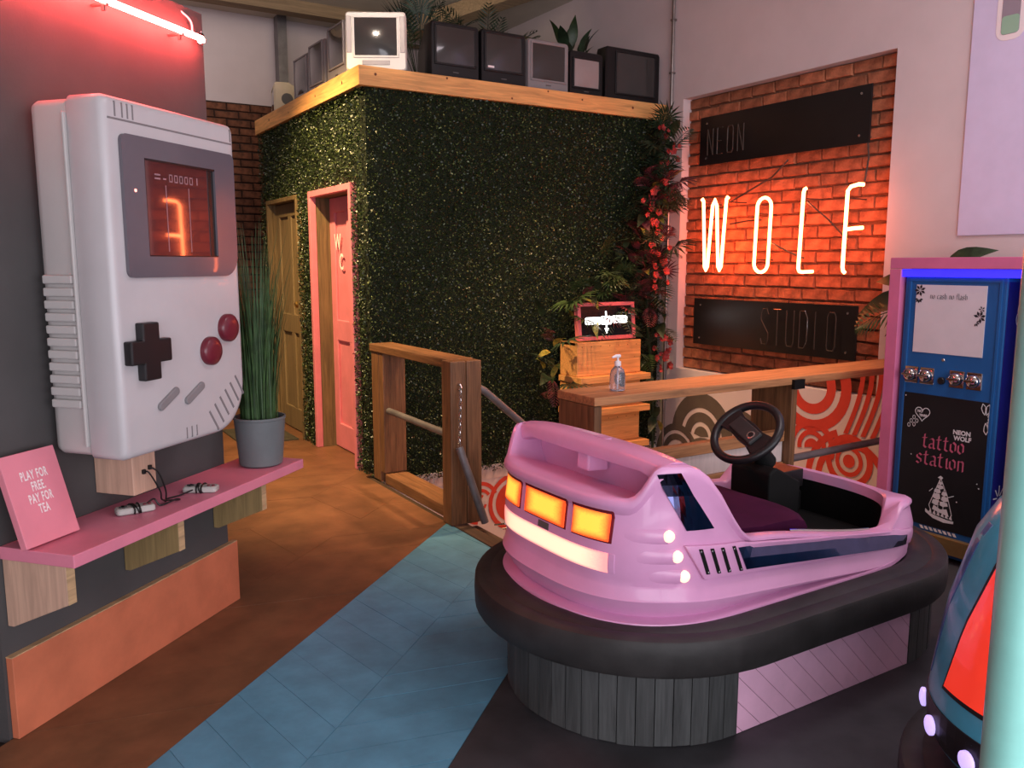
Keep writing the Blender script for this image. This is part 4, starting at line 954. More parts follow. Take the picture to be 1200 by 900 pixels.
# ================================================================== climbing foliage in the corner
ga = T('climbing_foliage', 'tropical leaves and red blossoms climbing the corner of the hedge', 'foliage', (4.55, 5.16, -0.9))
b = B(); b.tube(spline([(4.62, 5.2, -0.95), (4.58, 5.2, 0.4), (4.5, 5.2, 1.2), (4.62, 5.2, 2.0), (4.60, 5.2, 2.58)], 5), 0.012, 6); b.build('stem', 'leaf_dark', ga)
def scatter(n, zr, xr, kinds, sc=(0.7, 1.15), yr=(5.02, 5.2)):
    for k in range(n):
        t = random.random(); z = zr[0] + (zr[1] - zr[0]) * t; x = random.uniform(*xr(t)); y = random.uniform(*yr)
        x = min(x, X_W - 0.16)
        d = Vector((random.uniform(-1, 0.15), random.uniform(-1.0, -0.25), random.uniform(-0.5, 0.9)))
        put_leaf(random.choice(kinds), ga, (x, y, z), d, scale=random.uniform(*sc), roll=random.uniform(-0.6, 0.6))
scatter(40, (2.0, 2.52), lambda t: (4.44 + 0.08 * t, 4.62), ('leaf_d', 'frond_d', 'palm_d', 'leaf_g', 'leaf_d'))
scatter(64, (1.45, 2.1), lambda t: (4.16 + 0.32 * t, 4.66), ('palm_p', 'frond_p', 'leaf_p', 'palm_d', 'leaf_d', 'frond_d', 'leaf_y'))
scatter(90, (1.02, 1.55), lambda t: (3.56 + 0.55 * t, 4.66), ('palm_d', 'palm_p', 'leaf_d', 'frond_p', 'leaf_y', 'palm_g', 'leaf_g', 'frond_d'), yr=(5.10, 5.2))
scatter(26, (0.2, 1.05), lambda t: (4.38, 4.64), ('leaf_d', 'palm_d', 'frond_g', 'leaf_g'), yr=(5.04, 5.2))
scatter(16, (0.5, 1.1), lambda t: (3.44, 3.60), ('leaf_d', 'leaf_g', 'frond_p', 'leaf_y', 'palm_d'), yr=(5.06, 5.2))
scatter(14, (-0.5, 0.3), lambda t: (4.32, 4.6), ('leaf_g', 'leaf_y', 'frond_g'), yr=(5.04, 5.2))
for k in range(72):
    t = k / 72
    if t < 0.62: q = t / 0.62; z = 2.5 - 1.25 * q; x = 4.45 + 0.08 * math.sin(9 * q) - 0.10 * q
    else: q = (t - 0.62) / 0.38; z = 0.95 - 0.35 * q; x = 4.48
    put_leaf('flower', ga, (x + random.uniform(-0.09, 0.09), 4.99 + random.uniform(-0.05, 0.03), z + random.uniform(-0.04, 0.04)), (random.uniform(-1, 1), random.uniform(-0.3, 0.3), random.uniform(0.3, 1)), up=(random.uniform(-0.4, 0.2), -1, 0.2), scale=random.uniform(0.45, 0.85))
# leafy plant behind the machine
lp = T('leafy_plant', 'broad leaved plant peeping out beside the pink machine frame', 'plant', (4.45, 2.95, 0))
b = B(); b.lathe([(0.09, 0), (0.12, 0.26), (0.11, 0.26)], (4.52, 2.76, 0.001), 20); b.build('pot', 'pot_grey', lp)
for (x, y, z, kind, d, s) in ((4.5, 2.88, 1.34, 'leaf_g', (-0.1, 1, 0.1), 1.5), (4.5, 2.86, 1.26, 'leaf_d', (-0.2, 1, -0.25), 1.9), (4.45, 2.88, 1.20, 'frond_g', (-0.2, 1, -0.35), 1.3), (4.52, 2.72, 1.44, 'leaf_d', (0.0, -0.9, 0.35), 1.4), (4.5, 2.86, 1.12, 'leaf_g', (-0.1, 1, -0.4), 1.3), (4.55, 2.8, 1.30, 'leaf_d', (0.1, 0.6, 0.7), 1.3)):
    b = B(); b.tube(spline([(4.52, 2.76, 0.2), (4.53, 2.78, 0.8), (x, y, z)], 5), 0.006, 6); b.build('stem', 'leaf_green', lp)
    put_leaf(kind, lp, (x, y, z), d, up=(-1, 0, 0.6), scale=s)

# ================================================================== tattoo vending machine in its pink surround
mc = T('vending_machine', 'blue tattoo station vending machine with a black front panel', 'vending machine', (4.1, 2.28, 0))
MX = 3.885; MY0, MY1 = 2.035, 2.535
b = B(); b.box(MX, MX + 0.42, MY0, MY1, 0.02, 1.40); b.build('cabinet', 'machine_blue', mc, bevel=0.006)
b = B(); b.box(MX + 0.005, MX + 0.40, MY0 - 0.004, MY0 - 0.001, 0.06, 1.37); sd = b.build('side_panel', 'machine_navy', mc)
for (y0, y1, z0, z1) in ((MY0 + 0.02, MY0 + 0.035, 0.06, 1.37), (MY1 - 0.035, MY1 - 0.02, 0.06, 1.37), (MY0 + 0.02, MY1 - 0.02, 1.365, 1.38)):
    b = B(); b.box(MX - 0.006, MX + 0.002, y0, y1, z0, z1); b.build('door_edge', 'machine_blue', mc, bevel=0.002)
b = B(); b.box(MX - 0.004, MX + 0.001, 2.125, 2.472, 1.018, 1.350); po = b.build('poster', 'poster_white', mc)
fm = lambda y, z, d=0.0055: (MX - d, y, z)     # y runs right-to-left in the picture
NIB = {'t': [[(.25, 1.35), (.2, .15), (.45, 0), (.62, .12)], [(0, .95), (.5, 1.0)]], 'a': [[(.05, .85), (.3, 1), (.5, .85), (.5, .1), (.65, 0)], [(.5, .5), (.1, .42), (.05, .12), (.25, 0), (.5, .15)]],
       'o': [[(.05, .8), (.3, 1), (.55, .8), (.55, .2), (.3, 0), (.05, .2), (.05, .8)]], 's': [[(.55, .85), (.3, 1), (.08, .82), (.1, .6), (.5, .42), (.55, .18), (.3, 0), (.05, .15)]],
       'i': [[(.05, .9), (.2, 1), (.2, .1), (.35, 0)], [(.15, 1.25), (.25, 1.33)]], 'n': [[(.1, 1), (.1, 0)], [(.1, .88), (.42, 1), (.56, .86), (.56, 0)]],
       'c': [[(.5, .85), (.3, 1), (.06, .8), (.06, .2), (.3, 0), (.52, .15)]], 'h': [[(.12, 1.5), (.12, .05), (.22, 0)], [(.12, .8), (.4, 1), (.55, .8), (.55, .1), (.4, -.12)]],
       'f': [[(.5, 1.4), (.3, 1.5), (.2, 1.3), (.2, 0)], [(0, .95), (.45, 1.0)]], 'l': [[(.15, 1.5), (.15, .1), (.32, 0)]]}
ADV = {'t': .66, 'a': .72, 'o': .72, 's': .70, 'i': .42, 'n': .78, 'c': .66, 'h': .74, 'f': .52, 'l': .40, ' ': .5}
def blackletter(bld, word, y, z, h, fn, sxx=1.0, nib=0.17, gap=0.06):
    x = 0.0; q = math.radians(38); v = (nib * math.cos(q) * 0.5, nib * math.sin(q) * 0.5); k_ = 0
    for ch in word:
        for s_ in NIB.get(ch, []):
            for p, r in zip(s_[:-1], s_[1:]):
                P = [(p[0] - v[0], p[1] - v[1]), (p[0] + v[0], p[1] + v[1]), (r[0] + v[0], r[1] + v[1]), (r[0] - v[0], r[1] - v[1])]
                bld.add([fn(y - (x + a_) * h * sxx, z + c_ * h, 0.0055 + 0.00004 * k_) for a_, c_ in P], [(0, 1, 2, 3)]); k_ += 1
        x += ADV[ch] + gap
    return x * h * sxx
b = B(); blackletter(b, 'no cash no flash', 2.398, 1.283, 0.018, fm, 0.92); b.build('lettering', 'black_print', sub(po, mc))
def flower(bld, fn, y, z, r, n, a0, a1, d=0.0055):
    for k in range(n):
        q = a0 + (a1 - a0) * k / max(1, n - 1); dy, dz = math.cos(q), math.sin(q); s_ = (-dz * r * 0.22, dy * r * 0.22)
        bld.add([fn(y + dy * r * 0.12, z + dz * r * 0.12, d), fn(y + dy * r * 0.6 + s_[0], z + dz * r * 0.6 + s_[1], d), fn(y + dy * r, z + dz * r, d), fn(y + dy * r * 0.6 - s_[0], z + dz * r * 0.6 - s_[1], d)], [(0, 1, 2, 3)])
b = B(); flower(b, fm, 2.452, 1.322, 0.030, 7, 0, 5.4); flower(b, fm, 2.455, 1.280, 0.022, 5, 3.3, 6.2, 0.0058); flower(b, fm, 2.150, 1.205, 0.030, 6, 0.3, 4.5); flower(b, fm, 2.142, 1.242, 0.016, 5, 0, 5, 0.0058); flower(b, fm, 2.165, 1.178, 0.018, 4, 2.5, 5, 0.006)
b.build('ornament', 'black_print', sub(po, mc))
for y in (2.470, 2.387, 2.236, 2.152):
    b = B(); b.box(MX - 0.006, MX + 0.001, y - 0.036, y + 0.036, 0.862, 0.945); cs = b.build('coin_unit', 'chrome', mc, bevel=0.003)
    b = B(); b.disc((MX - 0.006, y, 0.905), (-1, 0, 0), 0.031, 0.026, 18, 0.006); b.build('coin_knob', 'chrome', sub(cs, mc), smooth=True, angle=40)
    b = B(); b.box(MX - 0.046, MX - 0.030, y - 0.028, y + 0.028, 0.902, 0.912); b.build('grip', 'chrome', sub(cs, mc), bevel=0.002)
b = B(); b.disc((MX, 2.312, 0.888), (-1, 0, 0), 0.018, 0.012, 14); b.build('lock', 'pad_black', mc)
b = B(); b.disc((MX, 2.31, 0.99), (-1, 0, 0), 0.008, 0.006, 10); b.build('screw', 'screw', mc)
b = B(); b.box(MX - 0.004, MX + 0.001, 2.065, 2.505, 0.155, 0.812); pn = b.build('front_panel', 'panel_black', mc)
ps = sub(pn, mc)
b = B(); blackletter(b, 'tattoo', 2.386, 0.548, 0.050, fm, 0.98, 0.2); blackletter(b, 'station', 2.412, 0.463, 0.050, fm, 1.0, 0.2); b.build('lettering', 'sign_pink_print', ps)
b = B(); rt = math.radians(0)
place2d(b, text_polys('NEON', 0.030, 1.0, 0.0013), lambda x, y: fm(2.19 - x, y + 0.640, 0.0068)); place2d(b, text_polys('WOLF', 0.030, 1.0, 0.0013), lambda x, y: fm(2.185 - x, y + 0.612, 0.0068)); b.build('lettering', 'chalk_white', ps)
# chalk drawings: heart with drops, ship on waves, petals
def line(bld, pts, w, fn, d=0.0055, closed=False):
    pts = list(pts); n = len(pts); m = n if closed else n - 1
    for i in range(m):
        p, q = pts[i], pts[(i + 1) % n]; dx, dz = q[0] - p[0], q[1] - p[1]; L_ = math.hypot(dx, dz) or 1; o = (-dz / L_ * w / 2, dx / L_ * w / 2)
        bld.add([fn(p[0] - o[0], p[1] - o[1], d), fn(p[0] + o[0], p[1] + o[1], d), fn(q[0] + o[0], q[1] + o[1], d), fn(q[0] - o[0], q[1] - o[1], d)], [(0, 1, 2, 3)])
b = B(); H_ = []
for k in range(24):
    q = 2 * PI * k / 24; hx = 16 * math.sin(q) ** 3; hz = 13 * math.cos(q) - 5 * math.cos(2 * q) - 2 * math.cos(3 * q) - math.cos(4 * q); H_.append((2.395 + hx * 0.0024, 0.715 + hz * 0.0024))
line(b, H_, 0.004, fm, closed=True)
for (y, z) in ((2.438, 0.690), (2.422, 0.674), (2.452, 0.670), (2.436, 0.654), (2.463, 0.648)):
    line(b, [(y + 0.007 * math.cos(2 * PI * k / 8), z + 0.010 * math.sin(2 * PI * k / 8)) for k in range(8)], 0.003, fm, closed=True)
place2d(b, text_polys('NO', 0.018, 1.0, 0.0008), lambda x, y: fm(2.408 - x, y + 0.719, 0.0056)); place2d(b, text_polys('TEARS', 0.016, 0.9, 0.0008), lambda x, y: fm(2.391 - x, y + 0.700, 0.0056))
b.build('heart_drawing', 'chalk_white', ps)
b = B(); sc_ = lambda x, z: (2.275 - x * 0.070, 0.215 + z * 0.195)
for (x0, x1, z0, z1) in ((-0.55, 0.05, .30, .42), (-0.1, 0.62, .30, .40), (-0.5, 0.05, .45, .58), (0.1, .62, .43, .54), (-0.45, 0.05, .61, .70), (0.1, .5, .57, .66), (-0.3, .25, .73, .81), (-0.2, .15, .84, .90)):
    P = [(x0, z0 + .02), ((x0 + x1) / 2, z0 - .02), (x1, z0 + .02), (x1 - .06, z1), ((x0 + x1) / 2, z1 + 0.01), (x0 + .06, z1)]
    b.add([fm(*sc_(*p)) for p in P], [tuple(range(6))])
for P in ([(-.05, .98), (-.75, .25), (-.6, .12)], [(0, .98), (.5, .62), (.95, .1)], [(-.1, .1), (-.05, 1.0)], [(.3, .1), (.28, .8)], [(-.8, .6), (-.55, .7)], [(.6, .55), (1.0, .62)]): line(b, [sc_(*p) for p in P], 0.0035, fm, 0.0058)
P = [(-1.0, .14), (-.6, .04), (0, 0), (.6, -.03), (1.1, -.03), (1.1, -.09), (.4, -.12), (-.4, -.07), (-1.0, .05)]; b.add([fm(*sc_(*p)) for p in P], [tuple(range(9))])
for k in range(6):
    x = -.75 + .3 * k; b.add([fm(*sc_(*p), 0.0057) for p in ((x, .06 - .02 * k * 0.5), (x + .15, .17 - .02 * k * .5), (x + .25, .04 - .02 * k * .5))], [(0, 1, 2)])
P = [(-.25, 1.0), (-.05, 1.06), (.15, 1.02), (.05, .97)]; b.add([fm(*sc_(*p)) for p in P], [(0, 1, 2, 3)])
P = [(-.5, .16), (.75, .06), (.55, .24), (.1, .2), (-.4, .28)]; b.add([fm(*sc_(*p)) for p in P], [tuple(range(5))])
b.build('ship_drawing', 'chalk_white', ps)
b = B()
for (y, z, r) in ((2.085, 0.735, 0.050),):
    for k in range(6):
        q = math.radians(70 + 38 * k); L_ = [(y + r * (0.25 + 0.75 * t_) * math.cos(q + s_ * 0.32 * math.sin(PI * t_)), z + 1.5 * r * (0.25 + 0.75 * t_) * math.sin(q + s_ * 0.32 * math.sin(PI * t_))) for s_, t_ in ((-1, 0), (-1, .35), (-1, .7), (0, 1), (1, .7), (1, .35))]
        L_ = [(max(2.068, p[0]), p[1]) for p in L_]; line(b, L_, 0.0035, fm, closed=True)
for (y, z) in ((2.49, 0.795), (2.44, 0.50), (2.10, 0.42), (2.09, 0.40), (2.19, 0.31)): b.add([fm(y - .004, z), fm(y, z + .004), fm(y + .004, z), fm(y, z - .004)], [(0, 1, 2, 3)])
b.build('petal_drawing', 'chalk_white', ps)
b = B(); fsd = lambda x, z, d=0.0: (x, MY0 - 0.0052, z)
for k in range(8):
    q = 2 * PI * k / 8; line(b, [(MX + 0.06 + 0.012 * math.cos(q), 0.36 + 0.012 * math.sin(q)), (MX + 0.06 + 0.045 * math.cos(q), 0.36 + 0.06 * math.sin(q))], 0.006, fsd)
for (x, z, r) in ((MX + 0.12, 1.24, 0.05), (MX + 0.10, 1.20, 0.03), (MX + 0.14, 1.18, 0.03), (MX + 0.13, 1.06, 0.02)): line(b, [(x + r * 0.6 * math.cos(2 * PI * k / 10), z + r * math.sin(2 * PI * k / 10)) for k in range(10)], 0.006, fsd, closed=True)
b.build('side_drawing', 'chalk_white', sub(sd, mc))
b = B(); b.box(MX - 0.03, MX + 0.001, 2.09, 2.46, 0.045, 0.125); b.build('tray', 'brass_tray', mc, bevel=0.003)
for k in range(8):
    b = B(); y = 2.36 - 0.024 * k; b.prism([(y, 0.135), (y - 0.014, 0.135), (y - 0.004, 0.15), (y + 0.010, 0.15)], MX - 0.0052, MX - 0.004, 'x'); b.build('stripe', 'chalk_white', mc)
sf = T('machine_surround', 'pink painted timber surround framing the vending machine', 'frame', (4.15, 2.2, 0))
FX0, FX1 = 3.86, 4.42
b = B(); b.box(FX0, FX1, 2.548, 2.610, 0.0, 1.425); b.build('upright', 'machine_pink', sf, bevel=0.003)
b = B(); b.box(FX0, FX1, 1.80, 1.862, 0.0, 1.425); b.build('upright', 'machine_pink', sf, bevel=0.003)
b = B(); b.box(FX0, FX1, 1.80, 2.610, 1.427, 1.482); b.build('header', 'machine_pink', sf, bevel=0.003)
b = B(); b.box(FX1 - 0.02, FX1, 1.862, 2.548, 0.0, 1.425); b.build('back_board', 'machine_navy', sf)
b = B(); b.box(FX0 + 0.010, FX0 + 0.016, 1.864, 2.546, 1.388, 1.425); b.build('light_strip', 'blue_led', sf)

# ================================================================== plinth under the pink car
CY = 2.15
pl_ = T('car_plinth', 'rounded black boarded plinth with pink diagonal boards carrying the car', 'plinth', (2.3, CY, 0))
def stadium(xa, xb, r, cy, z, n=26):
    P = []
    for k in range(n + 1): q = -PI / 2 + PI * k / n; P.append((xb + r * math.cos(q), cy + r * math.sin(q), z))
    for k in range(n + 1): q = PI / 2 + PI * k / n; P.append((xa + r * math.cos(q), cy + r * math.sin(q), z))
    return P
PA, PB, PR, PH = 1.86, 2.74, 0.452, 0.272
b = B(); b.loft([stadium(PA, PB, PR, CY, 0.001), stadium(PA, PB, PR, CY, PH)]); b.build('core', 'car_black', pl_)
nb = 26
for (cx, a0) in ((PA, PI / 2), (PB, -PI / 2)):
    for k in range(nb):
        q0 = a0 + PI * k / nb; q1 = a0 + PI * (k + 1) / nb; g = 0.003; r0 = PR + 0.001; r1 = PR + 0.017 + random.uniform(-0.0015, 0.0015)
        P = [(cx + r0 * math.cos(q0 + g), CY + r0 * math.sin(q0 + g)), (cx + r1 * math.cos(q0 + g), CY + r1 * math.sin(q0 + g)), (cx + r1 * math.cos(q1 - g), CY + r1 * math.sin(q1 - g)), (cx + r0 * math.cos(q1 - g), CY + r0 * math.sin(q1 - g))]
        b = B(); b.prism(P, 0.001 + random.uniform(0, 0.003), PH - 0.001); b.build('board', 'plinth_board', pl_)
for side in (-1, 1):
    y0 = CY + side * (PR + 0.002); y1 = CY + side * (PR + 0.015); w = 0.083; k = -4
    while k < 14:
        x = PA + k * w; P = [(x, PH), (x + w - 0.0022, PH), (x + w - 0.0022 + PH * 1.02, 0.002), (x + PH * 1.02, 0.002)]
        P = clip(P, -1, 0, -(PA + 0.001)); P = clip(P, 1, 0, PB - 0.001) if P else P
        if len(P) >= 3:
            b = B(); b.prism(P, min(y0, y1), max(y0, y1), 'y'); b.build('pink_board', 'plinth_pink', pl_)
        k += 1

# ================================================================== bumper car hull
def smooth(a, c, x): t = min(1, max(0, (x - a) / (c - a))); return t * t * (3 - 2 * t)
class Hull:
    """stack of outlines: rounded tail, straight flanks, rounded nose; the corners get squarer with height"""
    wedge = 0.0; rim = None; zb = 0.53; ztop = 0.792
    def __init__(s, cy, xr, xf, pr, pf, levels): s.cy, s.xr, s.xf, s.pr, s.pf, s.lv = cy, xr, xf, pr, pf, levels
    def zs(s, x, z): return z - s.wedge * max(0.0, x - 1.60) * smooth(0.405, 0.475, z)
    def dims(s, z):
        L = s.lv; t = smooth(0.42, 0.60, z); p = (s.pr[0] + (s.pr[1] - s.pr[0]) * t, s.pf[0] + (s.pf[1] - s.pf[0]) * t)
        if z <= L[0][0]: return L[0][1:] + p
        for a, c in zip(L[:-1], L[1:]):
            if z <= c[0]:
                t = (z - a[0]) / (c[0] - a[0]) if c[0] > a[0] else 0; return tuple(a[i] + (c[i] - a[i]) * t for i in (1, 2, 3)) + p
        return L[-1][1:] + p
    def pt(s, q, d):
        xt, xn, hw, pr, pf = d
        if isinstance(q, tuple): return s.xr + (s.xf - s.xr) * q[1], s.cy + q[0] * hw
        c, n = math.cos(q), math.sin(q); e = 2.0 / (pr if c < 0 else pf)
        x = s.xr - (s.xr - xt) * abs(c) ** e if c < 0 else s.xf + (xn - s.xf) * abs(c) ** e
        return x, s.cy + hw * math.copysign(abs(n) ** e, n)
    def side(s, x, z, off=0.0, sgn=-1):
        """point on the flank at x, z"""
        zf = s.zs(x, z); zz = z
        if s.rim:
            zb = s.zs(x, s.zb); top = s.rim(x, 0.40)
            if zf > zb: zz = s.zb + (s.ztop - s.zb) * min(1.0, (zf - zb) / max(0.01, top - zb))
        xt, xn, hw, pr, pf = s.dims(zz); k = 1.0
        if x < s.xr: k = max(0.0, 1 - ((s.xr - x) / (s.xr - xt)) ** pr) ** (1 / pr)
        elif x > s.xf: k = max(0.0, 1 - ((x - s.xf) / (xn - s.xf)) ** pf) ** (1 / pf)
        return (x, s.cy + sgn * (hw * k + off), zf)
    def tail(s, dy, z, off=0.0):
        zz = z
        if s.rim and z > s.zb: zz = s.zb + (s.ztop - s.zb) * min(1.0, (z - s.zb) / (s.rim(1.45, dy) - s.zb))
        xt, xn, hw, pr, pf = s.dims(zz); k = max(0.0, 1 - (abs(dy) / hw) ** pr) ** (1 / pr)
        return (s.xr - (s.xr - xt) * k - off, s.cy + dy, s.zs(s.xr - (s.xr - xt) * k, z))
NQ = 96
ANG = [2 * PI * (k + 0.5) / NQ for k in range(NQ)]
ANG = ANG[:NQ // 4] + [(1, 1 - k / 15) for k in range(16)] + ANG[NQ // 4:3 * NQ // 4] + [(-1, k / 15) for k in range(16)] + ANG[3 * NQ // 4:]
# dense near the tail corners is not needed: superellipse parameter already gathers there
car = T('bumper_car', 'pink bumper car with glowing tail lights raised on a black plinth', 'bumper car', (2.22, CY, PH))
low = [(0.384, 1.44, 3.00, 0.432), (0.390, 1.405, 3.035, 0.468), (0.402, 1.408, 3.032, 0.466), (0.408, 1.45, 3.0, 0.430), (0.430, 1.432, 3.01, 0.444), (0.458, 1.418, 3.02, 0.458), (0.470, 1.414, 3.02, 0.460), (0.476, 1.420, 3.018, 0.456), (0.505, 1.436, 3.005, 0.446), (0.512, 1.440, 3.002, 0.440), (0.530, 1.440, 3.0, 0.438)]
hull = Hull(CY, 1.86, 2.42, (2.5, 3.4), (2.3, 3.6), low + [(0.62, 1.446, 2.995, 0.432), (0.72, 1.456, 2.985, 0.420), (0.748, 1.459, 2.98, 0.416), (0.756, 1.440, 2.98, 0.428), (0.784, 1.438, 2.98, 0.427), (0.792, 1.444, 2.975, 0.422), (0.90, 1.50, 2.90, 0.405)])
hull.wedge = 0.07
def rimz(x, dy):
    """height of the body's top edge: tail deck, pillars on both sides, then the low cockpit rim and the raised nose hood"""
    low_ = 0.632 - 0.050 * smooth(1.95, 2.60, x)
    z = 0.770 + (low_ - 0.770) * smooth(1.62, 1.93, x)
    pil = smooth(0.31, 0.39, abs(dy)) * smooth(1.505, 1.59, x) * (1 - smooth(1.665, 1.955, x))
    z = z + (0.872 - z) * pil
    hood = smooth(2.655, 2.75, x); z += hood * (0.085 + 0.02 * (1 - (dy / 0.42) ** 2)) - 0.05 * smooth(2.84, 3.02, x)
    return hull.zs(x, z)
hull.rim = rimz
rings = []
for d in low:
    dd = hull.dims(d[0]); dd = d[1:] + dd[3:]; rings.append([(*hull.pt(q, dd), hull.zs(hull.pt(q, dd)[0], d[0])) for q in ANG])
ZB = 0.530
UP = [(t, None) for t in (0.12, 0.35, 0.60, 0.80, 0.90, 0.935, 0.975, 1.0)]
for t, _ in UP:
    ring = []
    for q in ANG:
        zt = ZB + (0.792 - ZB) * t; x, y = hull.pt(q, hull.dims(zt)); top = rimz(x, y - CY); zb = hull.zs(x, ZB); ring.append((x, y, zb + (top - zb) * t))
    rings.append(ring)
def inner(inset_t, inset_n, inset_s, dz):
    ring = []
    for q in ANG:
        d = hull.dims(0.79); x, y = hull.pt(q, (d[0] + inset_t, d[1] - inset_n, d[2] - inset_s) + d[3:]); ring.append((x, y, rimz(x, y - CY) + dz))
    return ring
rings.append(inner(0.010, 0.02, 0.010, 0.004))
rings.append(inner(0.285, 0.125, 0.040, 0.002)); rings.append(inner(0.295, 0.135, 0.046, -0.006)); rings.append(inner(0.30, 0.14, 0.050, -0.045))
b = B(); b.loft(rings, True, False); shell = b.build('body_shell', 'car_pink', car, smooth=True, angle=38)
cs = sub(shell, car)
r0 = inner(0.302, 0.142, 0.052, -0.042)
b = B(); b.loft([r0, [(x, y, 0.425) for x, y, z in r0]], False, True); b.build('cockpit_lining', 'car_black', car, smooth=True)
# spoiler arch across the tail
b = B(); n = 19; R_ = []
for i in range(n):
    u = -1 + 2 * i / (n - 1); y = CY + u * 0.385; a_ = abs(u); x0 = 1.588 + 0.01 * a_ ** 3; x1 = 1.72 - 0.01 * a_; zt = 0.890 - 0.014 * a_ ** 4; zb = 0.834 - 0.03 * smooth(0.80, 1.0, a_)
    R_.append([(x0, y, zb + 0.006), (x0 - 0.004, y, zb + 0.018), (x0 + 0.002, y, zt - 0.014), (x0 + 0.014, y, zt - 0.002), (x0 + 0.05, y, zt + 0.002), (x1 - 0.03, y, zt - 0.002), (x1, y, zt - 0.016), (x1 + 0.012, y, zb), (x0 + 0.02, y, zb)])
b.loft(R_); b.build('spoiler', 'car_pink', car, smooth=True, angle=50)
b = B(); b.loft([[(x, y, z) for x, y in ((1.60, CY - 0.03), (1.67, CY - 0.05), (1.67, CY + 0.05), (1.60, CY + 0.03))] for z in (0.78, 0.86)]); b.build('spoiler_stay', 'car_pink', car, bevel=0.006)
b = B(); b.prism(rrect(1.635, 1.665, CY - 0.075, CY - 0.01, 0.008, 3), 0.880, 0.8935); b.build('moulded_plate', 'car_pink', car, bevel=0.0015)
b = B(); b.box(1.675, 1.697, CY - 0.36, CY + 0.36, 0.70, 0.862); b.build('bulkhead', 'car_pink', car, bevel=0.004)
# tyre
TA, TB = 1.86, 2.60
prof = [(0.40, 0.300), (0.44, 0.274), (0.550, 0.273), (0.576, 0.277), (0.583, 0.288), (0.585, 0.340), (0.583, 0.378), (0.578, 0.387), (0.566, 0.391), (0.532, 0.3935), (0.528, 0.3915), (0.522, 0.394), (0.490, 0.398), (0.470, 0.398), (0.455, 0.392), (0.440, 0.380)]
b = B(); b.loft([stadium(TA, TB, r, CY, z, 32) for r, z in prof], False, False); b.build('bumper_tyre', 'rubber', car, smooth=True, angle=40)
# patches that hug the body
def patch(name, mat, parent, f, nu, nv, th, **kw):
    g = [[f(i / (nu - 1), j / (nv - 1)) for j in range(nv)] for i in range(nu)]
    def nrm(i, j):
        a_ = Vector(g[min(i + 1, nu - 1)][j]) - Vector(g[max(i - 1, 0)][j]); c_ = Vector(g[i][min(j + 1, nv - 1)]) - Vector(g[i][max(j - 1, 0)]); v = a_.cross(c_)
        return v.normalized() if v.length > 1e-9 else Vector((0, 0, 1))
    b = B(); b.slab(g, nrm, th); return b.build(name, mat, parent, **kw)
def tailp(d0, d1, z0, z1, off, sk=0.0):
    return lambda u, v: hull.tail(d0 + (d1 - d0) * u + sk * (v - 0.5), z0 + (z1 - z0) * v, off)
def light(name, d0, d1, z0, z1, mat, frame=True, sk=0.0):
    e = 0.007
    if frame:
        fr = patch(name, 'lens_frame', car, tailp(d0 - e, d1 + e, z0 - e, z1 + e, 0.001, sk), 9, 5, -0.006 if False else 0.006, bevel=0.0025)
        edge_attr(patch('lens', mat, sub(fr, car), tailp(d0, d1, z0, z1, 0.0065, sk), 17, 11, 0.004, smooth=True), 0, 0)
        return fr
    o = patch(name, mat, car, tailp(d0, d1, z0, z1, 0.0015, sk), 33, 9, 0.006, smooth=True); edge_attr(o, 0, 0, 5.0); return o
light('tail_light', -0.112, 0.112, 0.640, 0.726, 'lens_orange'); light('tail_light', -0.292, -0.152, 0.640, 0.726, 'lens_orange'); light('tail_light', 0.152, 0.292, 0.640, 0.726, 'lens_orange')
light('light_strip', -0.292, 0.30, 0.545, 0.605, 'lens_strip', False)
patch('strip_end', 'car_pink', car, tailp(-0.312, -0.2935, 0.545, 0.605, 0.0015), 3, 5, 0.006, bevel=0.002)
patch('badge_plate', 'tv_detail', car, tailp(-0.030, 0.030, 0.608, 0.630, 0.0015), 4, 3, 0.004, bevel=0.001)
